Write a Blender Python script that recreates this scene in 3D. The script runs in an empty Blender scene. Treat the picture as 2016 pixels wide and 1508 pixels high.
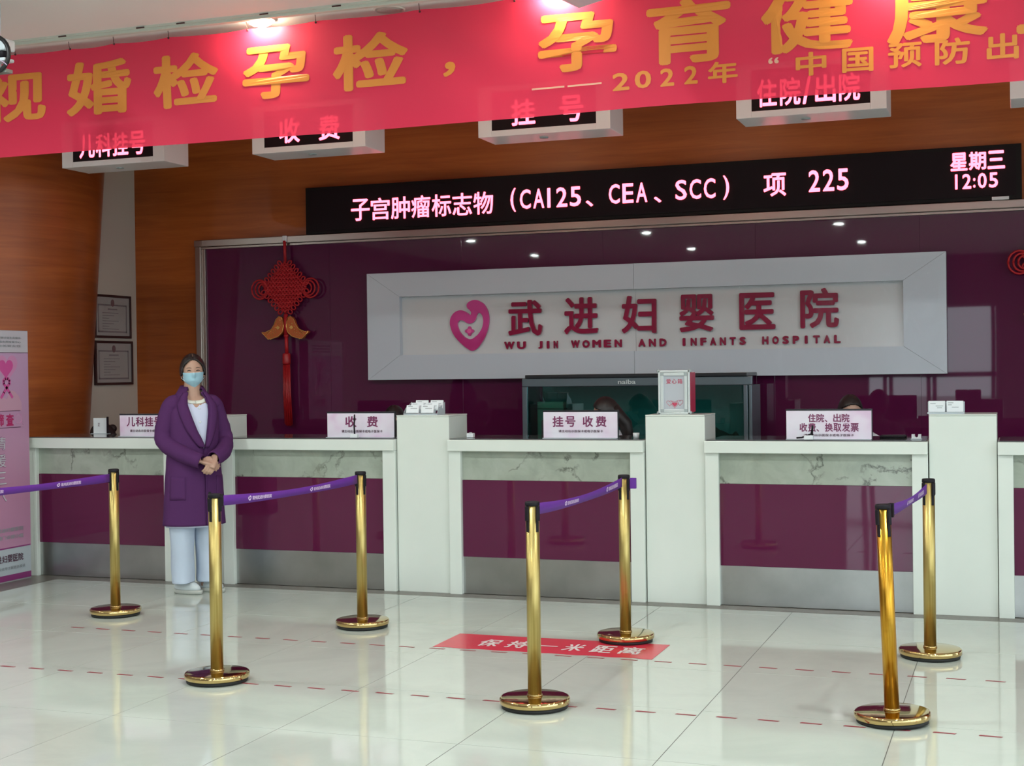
import bpy, bmesh, math, random
from math import sin, cos, pi, sqrt, radians, atan2, exp
from mathutils import Vector, Matrix, noise
random.seed(7)
SC = bpy.context.scene
COL = SC.collection

# ------------------------------------------------------------------ camera
cam_d = bpy.data.cameras.new('camera')
cam_o = bpy.data.objects.new('camera', cam_d); COL.objects.link(cam_o)
cam_d.sensor_width = 36; cam_d.lens = 2778.5 / 2016 * 36; cam_d.clip_end = 200
Fv = Vector((-0.33776, 0.94119, -0.00869)); Rv = Vector((0.94118, 0.33764, -0.01322)); Uv = Vector((0.0095, 0.01265, 0.99987))
cam_o.matrix_world = Matrix(((Rv.x, Uv.x, -Fv.x, 3.03245), (Rv.y, Uv.y, -Fv.y, -8.93364), (Rv.z, Uv.z, -Fv.z, 1.52192), (0, 0, 0, 1)))
SC.camera = cam_o
# ------------------------------------------------------------------ view, world
SC.view_settings.view_transform = 'Standard'; SC.view_settings.look = 'None'
SC.view_settings.gamma = 1; SC.view_settings.use_curve_mapping = False
SC.view_settings.exposure = 0.0
SC.cycles.use_denoising = True
SC.cycles.max_bounces = 6; SC.cycles.diffuse_bounces = 4; SC.cycles.glossy_bounces = 4
SC.cycles.use_adaptive_sampling = True; SC.cycles.adaptive_threshold = .03
SC.cycles.sample_clamp_indirect = 6
W = bpy.data.worlds.new('sky'); SC.world = W; W.use_nodes = True
W.node_tree.nodes['Background'].inputs[0].default_value = (0.80, 0.93, 1.0, 1)
W.node_tree.nodes['Background'].inputs[1].default_value = 3.6
PANEL_E = 630.0      # ceiling panel lamps
LAMP_E = 170.0      # round downlights

# ------------------------------------------------------------------ materials
def mat(name, col=(.8, .8, .8), rough=.5, metal=0.0, spec=.5, coat=0.0, emit=None, es=0.0, trans=0.0, sss=0.0):
    m = bpy.data.materials.new(name); m.use_nodes = True
    b = m.node_tree.nodes['Principled BSDF']
    b.inputs['Base Color'].default_value = (*col, 1); b.inputs['Roughness'].default_value = rough
    b.inputs['Metallic'].default_value = metal; b.inputs['Specular IOR Level'].default_value = spec
    b.inputs['Coat Weight'].default_value = coat; b.inputs['Coat Roughness'].default_value = .03
    b.inputs['Transmission Weight'].default_value = trans
    if emit: b.inputs['Emission Color'].default_value = (*emit, 1); b.inputs['Emission Strength'].default_value = es
    return m
class N:
    """tiny node helper"""
    def __init__(s, m): s.t = m.node_tree; s.b = s.t.nodes['Principled BSDF']
    def add(s, typ, **k):
        n = s.t.nodes.new(typ)
        for a, v in k.items(): setattr(n, a, v)
        return n
    def ln(s, a, b): s.t.links.new(a, b)
    def coord(s, scale=(1, 1, 1), kind='Position', rot=(0, 0, 0)):
        c = s.add('ShaderNodeNewGeometry' if kind == 'Position' else 'ShaderNodeTexCoord'); mp = s.add('ShaderNodeMapping'); mp.inputs['Scale'].default_value = scale; mp.inputs['Rotation'].default_value = rot
        s.ln(c.outputs[kind], mp.inputs[0]); return mp.outputs[0]
    def noise(s, vec, scale=5, detail=4, rough=.5, dist=0):
        n = s.add('ShaderNodeTexNoise'); n.inputs['Scale'].default_value = scale; n.inputs['Detail'].default_value = detail
        n.inputs['Roughness'].default_value = rough; n.inputs['Distortion'].default_value = dist; s.ln(vec, n.inputs['Vector']); return n.outputs['Fac']
    def ramp(s, fac, stops):
        r = s.add('ShaderNodeValToRGB'); e = r.color_ramp.elements
        while len(e) < len(stops): e.new(.5)
        for i, (p, c) in enumerate(stops): e[i].position = p; e[i].color = (*c, 1)
        s.ln(fac, r.inputs[0]); return r.outputs[0]
    def bump(s, fac, strength=.1, dist=.01):
        b = s.add('ShaderNodeBump'); b.inputs['Strength'].default_value = strength; b.inputs['Distance'].default_value = dist
        s.ln(fac, b.inputs['Height']); s.ln(b.outputs[0], s.b.inputs['Normal']); return b
    def mix(s, fac, a, b, mode='MIX'):
        m = s.add('ShaderNodeMix', data_type='RGBA', blend_type=mode)
        if isinstance(fac, float): m.inputs[0].default_value = fac
        else: s.ln(fac, m.inputs[0])
        for i, v in ((6, a), (7, b)):
            if isinstance(v, tuple): m.inputs[i].default_value = (*v, 1)
            else: s.ln(v, m.inputs[i])
        return m.outputs[2]
M = {}
# polished floor tile
m = mat('floor_tile', (.6, .6, .56), .06, spec=.5, coat=.12); n = N(m)
v = n.coord((1, 1, 1)); f1 = n.noise(v, 1.3, 6, .6, 1.2)
n.ln(n.ramp(f1, [(.3, (.475, .52, .475)), (.55, (.53, .575, .525)), (.75, (.50, .545, .495))]), n.b.inputs['Base Color'])
fb = n.noise(v, 2.2, 1, .4); n.bump(fb, .035, .02); M['tile'] = m
M['grout'] = mat('tile_joint', (.10, .10, .09), .8)
m = mat('border_stone', (.14, .13, .11), .3, spec=.3); n = N(m)
n.ln(n.ramp(n.noise(n.coord(), 30, 6, .7), [(.3, (.12, .11, .095)), (.7, (.19, .175, .15))]), n.b.inputs['Base Color']); M['border'] = m
# white solid surface
m = mat('white_quartz', (.72, .77, .715), .22, spec=.4); n = N(m)
n.ln(n.ramp(n.noise(n.coord(), 2.0, 4), [(.3, (.69, .745, .69)), (.7, (.745, .79, .735))]), n.b.inputs['Base Color']); M['white'] = m
# green-white marble with dark veins
m = mat('veined_marble', (.5, .55, .47), .1, spec=.5); n = N(m)
v = n.coord((1, 1, 1), 'Generated'); vo = n.coord((1, 1, 1))
w = n.add('ShaderNodeTexNoise'); w.inputs['Scale'].default_value = 3.1; w.inputs['Detail'].default_value = 6; w.inputs['Roughness'].default_value = .62
n.ln(vo, w.inputs['Vector'])
mm = n.add('ShaderNodeVectorMath', operation='MULTIPLY_ADD'); mm.inputs[1].default_value = (.55, .55, .55); n.ln(w.outputs['Color'], mm.inputs[0]); n.ln(vo, mm.inputs[2])
vor = n.add('ShaderNodeTexVoronoi', feature='DISTANCE_TO_EDGE'); vor.inputs['Scale'].default_value = 1.7; n.ln(mm.outputs[0], vor.inputs['Vector'])
msk = n.ramp(n.noise(vo, 4.0, 3), [(.44, (1, 1, 1)), (.56, (0, 0, 0))])
vein = n.ramp(vor.outputs['Distance'], [(.0, (1, 1, 1)), (.012, (.5, .5, .5)), (.03, (0, 0, 0))])
vm = n.mix(1.0, vein, msk, 'MULTIPLY')
basec = n.ramp(n.noise(vo, 5, 5, .6, .6), [(.25, (.28, .32, .265)), (.5, (.36, .40, .335)), (.8, (.44, .48, .415))])
sep = n.add('ShaderNodeSeparateColor'); n.ln(vm, sep.inputs[0])
n.ln(n.mix(sep.outputs[0], basec, (.12, .13, .11)), n.b.inputs['Base Color']); M['marble'] = m
# purple back painted glass
def purple(name, col, bs, bd):
    m = mat(name, col, .02, spec=.42, coat=.1); n = N(m)
    fb = n.noise(n.coord((1.4, 1.4, .6)), 1.6, 1, .4); n.bump(fb, bs, bd); return m
M['purple'] = purple('purple_glass', (.105, .012, .050), .05, .02)
M['purple_dark'] = purple('purple_wall_glass', (.088, .008, .044), .02, .015)
m = mat('brushed_steel', (.46, .47, .47), .3, 1.0); n = N(m)
fb = n.noise(n.coord((3, 3, 260)), 3, 3); n.bump(fb, .08, .002)
n.ln(n.ramp(n.noise(n.coord((1, 1, 1)), 4, 5), [(.3, (.42, .43, .42)), (.7, (.52, .53, .52))]), n.b.inputs['Base Color']); M['steel'] = m
M['frame_steel'] = mat('dull_steel_trim', (.42, .37, .34), .3, 1.0)
# wood veneer with horizontal grain
m = mat('wood_veneer', (.42, .14, .04), .32, spec=.35); n = N(m)
v = n.coord((.5, .5, 9)); g1 = n.noise(v, 2.2, 8, .65, .6); g2 = n.noise(n.coord((.25, .25, 1.6)), 1.5, 3)
c1 = n.ramp(g1, [(.25, (.30, .068, .014)), (.5, (.40, .098, .020)), (.75, (.48, .132, .029))])
c2 = n.ramp(g2, [(.35, (.75, .72, .7)), (.65, (1.1, 1.1, 1.1))])
n.ln(n.mix(1.0, c1, c2, 'MULTIPLY'), n.b.inputs['Base Color']); M['wood'] = m
M['plaster'] = mat('plaster', (.55, .49, .42), .8)
M['wallwhite'] = mat('wall_paint', (.62, .62, .59), .7)
M['ceiling'] = mat('ceiling_paint', (.80, .74, .72), .85)
M['rail'] = mat('painted_rail', (.60, .62, .56), .5)
# gold brushed metal
m = mat('brushed_gold', (.62, .46, .16), .3, 1.0); n = N(m)
v = n.coord((1, 1, .02), 'Object'); st = n.noise(v, 130, 2, .6)
n.ln(n.ramp(st, [(.3, (.42, .31, .10)), (.5, (.52, .40, .145)), (.75, (.60, .48, .20))]), n.b.inputs['Base Color'])
n.ln(n.ramp(st, [(.3, (.32, .32, .32)), (.7, (.42, .42, .42))]), n.b.inputs['Roughness']); M['gold'] = m
m = mat('copper_gold', (.62, .31, .035), .28, 1.0); n = N(m)
st = n.noise(n.coord((1, 1, .05), 'Object'), 90, 3, .6)
n.ln(n.ramp(st, [(.3, (.42, .17, .012)), (.5, (.62, .32, .035)), (.75, (.72, .45, .09))]), n.b.inputs['Base Color']); M['copper'] = m
M['gold_disc'] = mat('polished_gold_disc', (.62, .45, .2), .07, 1.0)
M['rubber'] = mat('black_rubber', (.012, .012, .012), .6)
M['plastic'] = mat('black_plastic', (.008, .006, .010), .55, spec=.25)
m = mat('purple_webbing', (.115, .018, .27), .6); n = N(m)
n.bump(n.noise(n.coord((200, 200, 40)), 4, 2), .15, .002); M['belt'] = m
M['beltprint'] = mat('pale_print', (.72, .55, .80), .6)
# translucent banner cloth
def cloth(name, col, tcol, tp):
    m = mat(name, col, .55, spec=.25); n = N(m)
    b = n.noise(n.coord((1, 1, 1)), 2.2, 3); n.bump(b, .25, .03)
    out = n.t.nodes['Material Output']
    tr = n.add('ShaderNodeBsdfTranslucent'); tr.inputs[0].default_value = (*tcol, 1)
    tp_ = n.add('ShaderNodeBsdfTransparent'); tp_.inputs[0].default_value = (1, .75, .75, 1)
    m1 = n.add('ShaderNodeMixShader'); m1.inputs[0].default_value = .14
    m2 = n.add('ShaderNodeMixShader'); m2.inputs[0].default_value = tp
    n.ln(n.b.outputs[0], m1.inputs[1]); n.ln(tr.outputs[0], m1.inputs[2])
    n.ln(m1.outputs[0], m2.inputs[1]); n.ln(tp_.outputs[0], m2.inputs[2]); n.ln(m2.outputs[0], out.inputs[0])
    return m
M['banner'] = cloth('red_banner_cloth', (.90, .045, .115), (.95, .05, .12), .055)
M['bannerprint'] = mat('orange_print', (.84, .30, .05), .5)
M['pinkprint'] = mat('faded_pink_print', (.90, .50, .36), .5)
M['led'] = mat('red_led', (.3, 0, 0), .5, emit=(1, .10, .15), es=6.5)
M['ledpanel'] = mat('led_panel', (.010, .004, .006), .6, spec=.2)
M['ledframe'] = mat('led_frame', (.008, .005, .005), .5, spec=.2)
M['boxwhite'] = mat('box_white', (.80, .78, .79), .3)
M['alu'] = mat('sign_composite', (.56, .60, .66), .2, spec=.5)
M['aluin'] = mat('sign_recess', (.62, .63, .64), .12, spec=.6)
M['signred'] = mat('magenta_acrylic', (.27, .005, .045), .12, spec=.6, coat=.5)
m = mat('logo_pink', (.56, .03, .22), .15, spec=.6, coat=.4); n = N(m)
n.ln(n.ramp(n.noise(n.coord(), 3, 2), [(.4, (.50, .02, .18)), (.6, (.62, .05, .27))]), n.b.inputs['Base Color']); M['logo'] = m
M['logolight'] = mat('logo_light_pink', (.80, .12, .35), .2)
M['filmclear'] = mat('wrinkled_film', (.9, .9, .92), .08, trans=1.0)
M['knot'] = mat('red_cord', (.42, .006, .012), .55)
M['fish'] = mat('orange_plastic_gold', (.52, .12, .03), .25, .3)
M['fishgold'] = mat('gold_leaf', (.75, .42, .12), .25, .8)
M['tassel'] = mat('red_tassel', (.36, .008, .012), .4)
M['aqframe'] = mat('aquarium_frame', (.14, .175, .20), .3, .5)
M['aqlid'] = mat('black_lid', (.008, .009, .013), .3)
M['aqback'] = mat('teal_back', (.055, .185, .18), .5)
M['aqglass'] = mat('tank_glass', (.03, .10, .11), .015, spec=.7, coat=.6)
M['rock'] = mat('dark_rock', (.04, .05, .035), .8)
M['cardboard'] = mat('olive_box', (.20, .27, .19), .7)
m = mat('placard_paper', (.8, .74, .84), .25, spec=.5, coat=.4); n = N(m)
g = n.add('ShaderNodeTexGradient', gradient_type='LINEAR'); n.ln(n.coord((-1.3, 0, -1.6), 'Generated'), g.inputs[0])
n.ln(n.ramp(n.noise(n.coord((1.5, 1.5, 1.5)), 4, 2), [(.35, (.82, .80, .88)), (.6, (.80, .68, .82)), (.75, (.72, .50, .70))]), n.b.inputs['Base Color']); M['placard'] = m
M['placardtext'] = mat('dark_plum_print', (.20, .03, .11), .4)
M['smalltext'] = mat('dark_print', (.08, .02, .05), .4)
M['acrylic_edge'] = mat('dark_acrylic_edge', (.02, .02, .025), .2)
M['glasssheet'] = mat('worktop_glass', (.10, .105, .11), .03, spec=.6)
M['card'] = mat('white_card', (.80, .84, .87), .4)
M['cardholder'] = mat('frosted_acrylic', (.50, .56, .60), .15, spec=.6)
M['greyprint'] = mat('grey_print', (.33, .36, .38), .5)
M['alumin'] = mat('box_aluminium', (.68, .73, .73), .3, .35)
M['corner'] = mat('corner_cap', (.36, .41, .42), .4)
M['redside'] = mat('red_side_panel', (.45, .015, .06), .3)
M['boxpanel'] = mat('pale_front_panel', (.50, .53, .58), .12, spec=.6)
M['redprint'] = mat('red_print', (.55, .06, .12), .4)
m = mat('skin', (.50, .30, .22), .5); m.node_tree.nodes['Principled BSDF'].inputs['Subsurface Weight'].default_value = .0
m.node_tree.nodes['Principled BSDF'].inputs['Subsurface Radius'].default_value = (.02, .008, .005); M['skin'] = m
M['hair'] = mat('black_hair', (.014, .010, .010), .42)
M['browm'] = mat('brow', (.06, .03, .025), .7)
M['eye'] = mat('dark_eye', (.02, .012, .01), .2)
m = mat('purple_wool', (.085, .024, .105), .85, spec=.2); n = N(m); n.bump(n.noise(n.coord((1, 1, 1)), 160, 3), .25, .003); M['coat'] = m
M['tunic'] = mat('white_tunic', (.66, .70, .88), .8)
M['collar'] = mat('ivory_collar', (.84, .86, .76), .8)
m = mat('pale_blue_trousers', (.50, .58, .70), .85); n = N(m); n.bump(n.noise(n.coord((1, 1, .4)), 9, 2), .5, .02); M['trousers'] = m
M['shoe'] = mat('white_trainer', (.62, .68, .70), .5)
M['sole'] = mat('shoe_sole', (.48, .50, .46), .6)
M['mask'] = mat('blue_mask', (.38, .62, .74), .7)
M['maskwhite'] = mat('mask_edge', (.75, .80, .84), .7)
M['uniform'] = mat('white_uniform', (.66, .68, .75), .8)
M['darkcloth'] = mat('black_jacket', (.012, .011, .015), .8)
M['matred'] = mat('red_floor_sticker', (.62, .03, .06), .25)
M['matprint'] = mat('sticker_print', (.72, .66, .66), .4)
M['dash'] = mat('dark_red_tape', (.26, .012, .03), .4)
M['monitor'] = mat('monitor_black', (.012, .012, .014), .4)
M['desk'] = mat('desk_board', (.35, .3, .27), .5)
M['lamp'] = mat('lamp_lit', (1, 1, 1), .4, emit=(1, .84, .58), es=LAMP_E)
M['lampoff'] = mat('lamp_unlit', (.45, .40, .37), .4)
M['lampring'] = mat('lamp_ring', (.62, .60, .56), .3)
M['panel_e'] = mat('panel_lit', (1, 1, 1), .4, emit=(.93, 1, .98), es=PANEL_E)
M['wood_dark'] = mat('dark_wood_frame', (.035, .012, .014), .4)
M['cert'] = mat('certificate_paper', (.36, .34, .33), .25, spec=.5)
M['certprint'] = mat('certificate_print', (.20, .17, .18), .6)
M['emblem'] = mat('certificate_emblem', (.17, .10, .11), .6)
M['string'] = mat('dark_wire', (.05, .015, .015), .5)
M['cable'] = mat('black_cable', (.012, .012, .014), .4)
M['devicewhite'] = mat('device_white', (.68, .76, .82), .4)
M['devicegrey'] = mat('device_grey', (.24, .27, .25), .5)
M['mullion'] = mat('dark_mullion', (.08, .08, .08), .4)
M['ground'] = mat('paving_outside', (.4, .4, .38), .8)
M['darkwall'] = mat('far_wall', (.26, .21, .21), .6)
# poster paper: pink to lilac gradient down its height
m = mat('poster_pink', (.6, .4, .55), .35, spec=.4); n = N(m)
sx = n.add('ShaderNodeSeparateXYZ'); n.ln(n.coord(), sx.inputs[0])
dv = n.add('ShaderNodeMath', operation='DIVIDE'); dv.inputs[1].default_value = 3.6; n.ln(sx.outputs[2], dv.inputs[0])
n.ln(n.ramp(dv.outputs[0], [(.2, (.55, .27, .42)), (.45, (.56, .36, .56)), (.66, (.60, .42, .60)), (.8, (.50, .50, .68)), (.97, (.56, .50, .62))]), n.b.inputs['Base Color']); M['poster'] = m
M['posterwhite'] = mat('poster_white', (.60, .58, .64), .35)
M['postergrey'] = mat('poster_pale_grey', (.50, .56, .60), .35)
M['posterpurple'] = mat('poster_purple_band', (.26, .025, .17), .35)
M['posterpink'] = mat('poster_deep_pink', (.66, .10, .35), .35)
M['posterdeep'] = mat('poster_crimson', (.50, .03, .15), .35)
M['postersoft'] = mat('poster_soft_pink', (.66, .30, .52), .35)
M['posterskin'] = mat('poster_hand', (.62, .36, .48), .35)
M['posteredge'] = mat('poster_cabinet_edge', (.45, .45, .46), .4, .4)

# ------------------------------------------------------------------ geometry helpers
class G:
    def __init__(s): s.v = []; s.f = []; s.sm = []
    def raw(s, v, f, smooth=False):
        o = len(s.v); s.v += [Vector(p) for p in v]; s.f += [tuple(i + o for i in q) for q in f]; s.sm += [smooth] * len(f); return s
    def bm(s, b, smooth=False):
        b.verts.index_update(); s.raw([v.co.copy() for v in b.verts], [[v.index for v in f.verts] for f in b.faces], smooth); b.free(); return s
    def box(s, c, d, bev=0.0, rot=None, seg=2):
        b = bmesh.new(); bmesh.ops.create_cube(b, size=1)
        for v in b.verts: v.co = Vector((v.co.x * d[0], v.co.y * d[1], v.co.z * d[2]))
        if bev > 0: bmesh.ops.bevel(b, geom=b.edges[:], offset=min(bev, min(d) * .45), segments=seg, affect='EDGES', profile=.5)
        mt = Matrix.Translation(c) @ (rot.to_4x4() if rot else Matrix.Identity(4))
        bmesh.ops.transform(b, matrix=mt, verts=b.verts); return s.bm(b)
    def bb(s, x0, x1, y0, y1, z0, z1, bev=0.0): return s.box(((x0 + x1) / 2, (y0 + y1) / 2, (z0 + z1) / 2), (abs(x1 - x0), abs(y1 - y0), abs(z1 - z0)), bev)
    def loft(s, rings, closed=True, caps=True, smooth=True):
        n = len(rings[0]); v = [p for r in rings for p in r]; f = []
        for i in range(len(rings) - 1):
            for j in range(n if closed else n - 1):
                a = i * n + j; b = i * n + (j + 1) % n; f.append((a, b, b + n, a + n))
        s.raw(v, f, smooth)
        if caps and closed:
            o = len(s.v) - len(v); s.f.append(tuple(o + i for i in range(n))[::-1]); s.f.append(tuple(o + (len(rings) - 1) * n + i for i in range(n))); s.sm += [False, False]
        return s
    def lathe(s, prof, n=40, c=(0, 0, 0), smooth=True):
        return s.loft([[Vector((c[0] + r * cos(2 * pi * k / n), c[1] + r * sin(2 * pi * k / n), c[2] + z)) for k in range(n)] for r, z in prof], True, True, smooth)
    def tube(s, pts, rad, n=10, smooth=True, caps=True, flat=1.0):
        pts = [Vector(p) for p in pts]; rings = []
        if not isinstance(rad, (list, tuple)): rad = [rad] * len(pts)
        t0 = (pts[1] - pts[0]).normalized(); up = Vector((0, 0, 1)) if abs(t0.z) < .9 else Vector((0, 1, 0))
        u = t0.cross(up).normalized()
        for i, p in enumerate(pts):
            t = (pts[min(i + 1, len(pts) - 1)] - pts[max(i - 1, 0)]).normalized()
            u = (u - t * u.dot(t)).normalized(); w = t.cross(u)
            rings.append([p + (u * cos(2 * pi * k / n) + w * sin(2 * pi * k / n) * flat) * rad[i] for k in range(n)])
        return s.loft(rings, True, caps, smooth)
    def ball(s, c, r, n=14, rot=None):
        b = bmesh.new(); bmesh.ops.create_uvsphere(b, u_segments=n, v_segments=max(6, n * 2 // 3), radius=1)
        r = r if isinstance(r, (tuple, list)) else (r, r, r)
        mt = Matrix.Translation(c) @ (rot.to_4x4() if rot else Matrix.Identity(4)) @ Matrix.Diagonal((*r, 1))
        bmesh.ops.transform(b, matrix=mt, verts=b.verts); return s.bm(b, True)
    def prism(s, pts, mapper, w0, w1):
        """closed polygon (u,v) extruded between w0 and w1"""
        n = len(pts); v = [mapper(u, q, w0) for u, q in pts] + [mapper(u, q, w1) for u, q in pts]
        f = [tuple(range(n))[::-1], tuple(range(n, 2 * n))] + [(i, (i + 1) % n, (i + 1) % n + n, i + n) for i in range(n)]
        return s.raw(v, f)
    def obj(s, name, material, parent=None, world=True, fixn=True):
        me = bpy.data.meshes.new(name)
        vs = s.v
        if parent is not None and world:
            inv = parent.matrix_basis.inverted()
            if parent.parent is not None: inv = inv @ parent.parent.matrix_basis.inverted()
            vs = [inv @ q for q in vs]
        me.from_pydata([tuple(q) for q in vs], [], s.f)
        me.polygons.foreach_set('use_smooth', s.sm)
        if fixn:
            b = bmesh.new(); b.from_mesh(me); bmesh.ops.recalc_face_normals(b, faces=b.faces); b.to_mesh(me); b.free()
        me.materials.append(M[material] if isinstance(material, str) else material)
        me.update()
        o = bpy.data.objects.new(name, me); COL.objects.link(o)
        if parent is not None: o.parent = parent
        return o
def thing(name, label, cat, loc=(0, 0, 0), rz=0.0, group=None, ry=0.0):
    o = bpy.data.objects.new(name, None); COL.objects.link(o); o.location = loc; o.rotation_euler = (0, ry, rz)
    o.matrix_basis = Matrix.LocRotScale(Vector(loc), __import__('mathutils').Euler((0, ry, rz)), None)
    o.empty_display_size = .1
    tag(o, label, cat, group); return o
def tag(o, label=None, cat=None, group=None, kind=None):
    if label: o['label'] = label
    if cat: o['category'] = cat
    if group: o['group'] = group
    if kind: o['kind'] = kind
    return o
def struct(o): o['kind'] = 'structure'; return o
def copy_tree(o, parent=None):
    c = o.copy(); COL.objects.link(c); c.parent = parent
    for ch in list(o.children): copy_tree(ch, c)
    return c

_tc = {}
def glyphs(txt, bold=0.0, ext=0.0):
    key = (txt, bold, ext)
    if key in _tc: return _tc[key]
    cu = bpy.data.curves.new('t', 'FONT'); cu.body = txt; cu.size = 1; cu.offset = bold; cu.extrude = ext; cu.resolution_u = 3
    o = bpy.data.objects.new('t', cu); COL.objects.link(o)
    bpy.context.view_layer.update()
    me = bpy.data.meshes.new_from_object(o.evaluated_get(bpy.context.evaluated_depsgraph_get()))
    v = [tuple(p.co) for p in me.vertices]; f = [tuple(p.vertices) for p in me.polygons]
    bpy.data.objects.remove(o); bpy.data.curves.remove(cu); bpy.data.meshes.remove(me)
    _tc[key] = (v, f); return v, f
def text(g, txt, u0, u1, v0, v1, mapper, bold=.0, ext=0.0, w=0.0, wd=0.0):
    """fit text in the rectangle u0..u1, v0..v1; depth of letters w..w+wd"""
    v0_, f0_ = glyphs(txt, 0.0, .5 if wd else 0.0); v = list(v0_); f = list(f0_)
    if bold:
        for k in range(8):
            o = len(v); dx = bold * cos(k * pi / 4 + .1); dy = bold * sin(k * pi / 4 + .1)
            v += [(p[0] + dx, p[1] + dy, p[2] + (.03 if wd else .00018) * (k + 1)) for p in v0_]; f += [tuple(i + o for i in q) for q in f0_]
    x0 = min(p[0] for p in v); x1 = max(p[0] for p in v); y0 = min(p[1] for p in v); y1 = max(p[1] for p in v)
    out = [mapper(u0 + (p[0] - x0) / (x1 - x0) * (u1 - u0), v0 + (p[1] - y0) / (y1 - y0) * (v1 - v0), w + ((p[2] + .5) * wd if wd else p[2])) for p in v]
    return g.raw(out, f)
def chars(items, mapper, material, parent, name='character', **kw):
    """every character an object of its own; items: (string, u0, u1, v0, v1, bold)"""
    for s_, a, b, c, d, bo in items:
        n_ = len(s_)
        if n_ > 1 and all(ord(q) > 0x2000 for q in s_):
            p_ = (b - a) / n_
            for i, q in enumerate(s_):
                w2 = .93 if q not in '、' else .3
                text(G(), q, a + i * p_ + p_ * .035, a + i * p_ + p_ * w2 + p_ * .035, c if q != '、' else c, d if q != '、' else c + (d - c) * .3, mapper, bo, **kw).obj(name, material, parent)
        elif n_ > 1:
            wts = [{'1': .70, ':': .38}.get(q, 1.0) for q in s_]; tot = sum(wts); x = a
            for q, w_ in zip(s_, wts):
                l = (b - a) * w_ / tot; cc, dd = (c, d) if q != ':' else (c + (d - c) * .05, c + (d - c) * .7)
                text(G(), q, x + l * (.06 if q != '1' else .14), x + l * {'1': .46, ':': .62}.get(q, .86), cc, dd, mapper, bo, **kw).obj(name, material, parent); x += l
        else: text(G(), s_, a, b, c, d, mapper, bo, **kw).obj(name, material, parent)
def front(Y): return lambda u, v, w: Vector((u, Y - w, v))      # plane facing -Y, w grows towards the viewer
def curve2d(outer, holes, mapper, w0, w1):
    """filled outline with holes, extruded"""
    cu = bpy.data.curves.new('c', 'CURVE'); cu.dimensions = '2D'; cu.fill_mode = 'BOTH'; cu.extrude = .5
    for ring in [outer] + holes:
        sp = cu.splines.new('BEZIER'); sp.bezier_points.add(len(ring) - 1); sp.use_cyclic_u = True
        for b, (x, y) in zip(sp.bezier_points, ring): b.co = (x, y, 0); b.handle_left_type = b.handle_right_type = 'AUTO'
        sp.resolution_u = 5
    o = bpy.data.objects.new('c', cu); COL.objects.link(o); bpy.context.view_layer.update()
    me = bpy.data.meshes.new_from_object(o.evaluated_get(bpy.context.evaluated_depsgraph_get()))
    g = G().raw([mapper(p.co.x, p.co.y, w0 + (p.co.z + .5) * (w1 - w0)) for p in me.vertices], [tuple(p.vertices) for p in me.polygons])
    bpy.data.objects.remove(o); bpy.data.curves.remove(cu); bpy.data.meshes.remove(me)
    return g

# ------------------------------------------------------------------ setting: floor of tiles
TX0, TY0, TP = .863, -3.60, .8335
fl = struct(G().bb(-8, 12, -17, 2.3, -.05, -.0008).obj('floor', 'grout'))
gt = G().box((0, 0, -.006), (TP - .0035, TP - .0035, .012), .0004, seg=1)
proto = gt.obj('floor_tile', 'tile', fl)
def place_tile(o, ix, iy, y1=None):
    o.location = (TX0 + (ix + .5) * TP, TY0 + (iy + .5) * TP, 0)
first = True
for ix in range(-6, 4):
    for iy in range(-7, 4):
        if first: o = proto; first = False
        else: o = proto.copy(); COL.objects.link(o)
        place_tile(o, ix, iy)
# row cut at the border strip
yb = TY0 + 4 * TP
for ix in range(-6, 4):
    x0 = TX0 + ix * TP
    G().bb(x0 + .0015, x0 + TP - .0015, yb + .0015, -.1215, -.012, 0, .001).obj('floor_tile', 'tile', fl)
rest = G()
for ix in range(-10, 13):
    for iy in range(-16, 5):
        if -6 <= ix < 4 and -7 <= iy < 5: continue
        x0 = TX0 + ix * TP; y0 = TY0 + iy * TP
        y1 = min(y0 + TP - .0015, -.1215)
        if y0 > -.2: continue
        rest.bb(x0 + .0015, x0 + TP - .0015, y0 + .0015, y1, -.012, 0)
o = rest.obj('floor_tile_field', 'tile', fl); o['kind'] = 'stuff'
bs = struct(G().bb(-4.3, 6, -.12, .04, -.012, .001, .001).obj('trim_1', 'border'))
# border along the left poster wall
struct(G().bb(-4.25, -3.79, -3.2, -.121, -.012, .0012).obj('trim_2', 'border'))
struct(G().bb(-8, 12, .04, 2.3, -.012, 0.0, 0).obj('floor_behind_counter', 'tile'))

# ceiling, walls
struct(G().bb(-8, 12, -17, 2.3, 3.765, 3.95).obj('ceiling', 'ceiling'))
struct(G().bb(-4.75, 9, 2.2, 2.35, 0, 3.765).obj('wall_back', 'wood'))
struct(G().bb(-4.85, -4.65, 1.3, 2.2, 0, 3.765).obj('wall_left', 'plaster'))
struct(G().bb(-8.1, -7.9, -17, 2.3, 0, 3.765).obj('wall_left_far', 'darkwall'))
struct(G().bb(11.9, 12.1, -1.5, 2.3, 0, 3.765).obj('wall_right', 'wallwhite'))
struct(G().bb(11.9, 12.1, -17, -1.5, 3.4, 3.765).obj('wall_right_upper', 'wallwhite'))
fill_win = struct(bpy.data.objects.new('added_fill_window', None)); COL.objects.link(fill_win)  # unseen glazed side, added to let soft fill daylight in from the right
for y in range(-17, -1, 2): G().bb(11.94, 12.06, y + .45, y + .55, 0, 3.4).obj('mullion', 'mullion', fill_win)
G().bb(11.95, 12.05, -17, -1.5, 0, .12).obj('sill', 'mullion', fill_win)
struct(G().bb(-8, -4.85, 2.2, 2.35, 0, 3.765).obj('wall_back_left', 'darkwall'))
struct(G().bb(-8, 0.0, -17.1, -16.9, 0, 3.765).obj('wall_front_left', 'darkwall'))
struct(G().bb(2.6, 3.6, -17.1, -16.9, 0, 2.7).obj('wall_front_pier', 'darkwall'))
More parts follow.
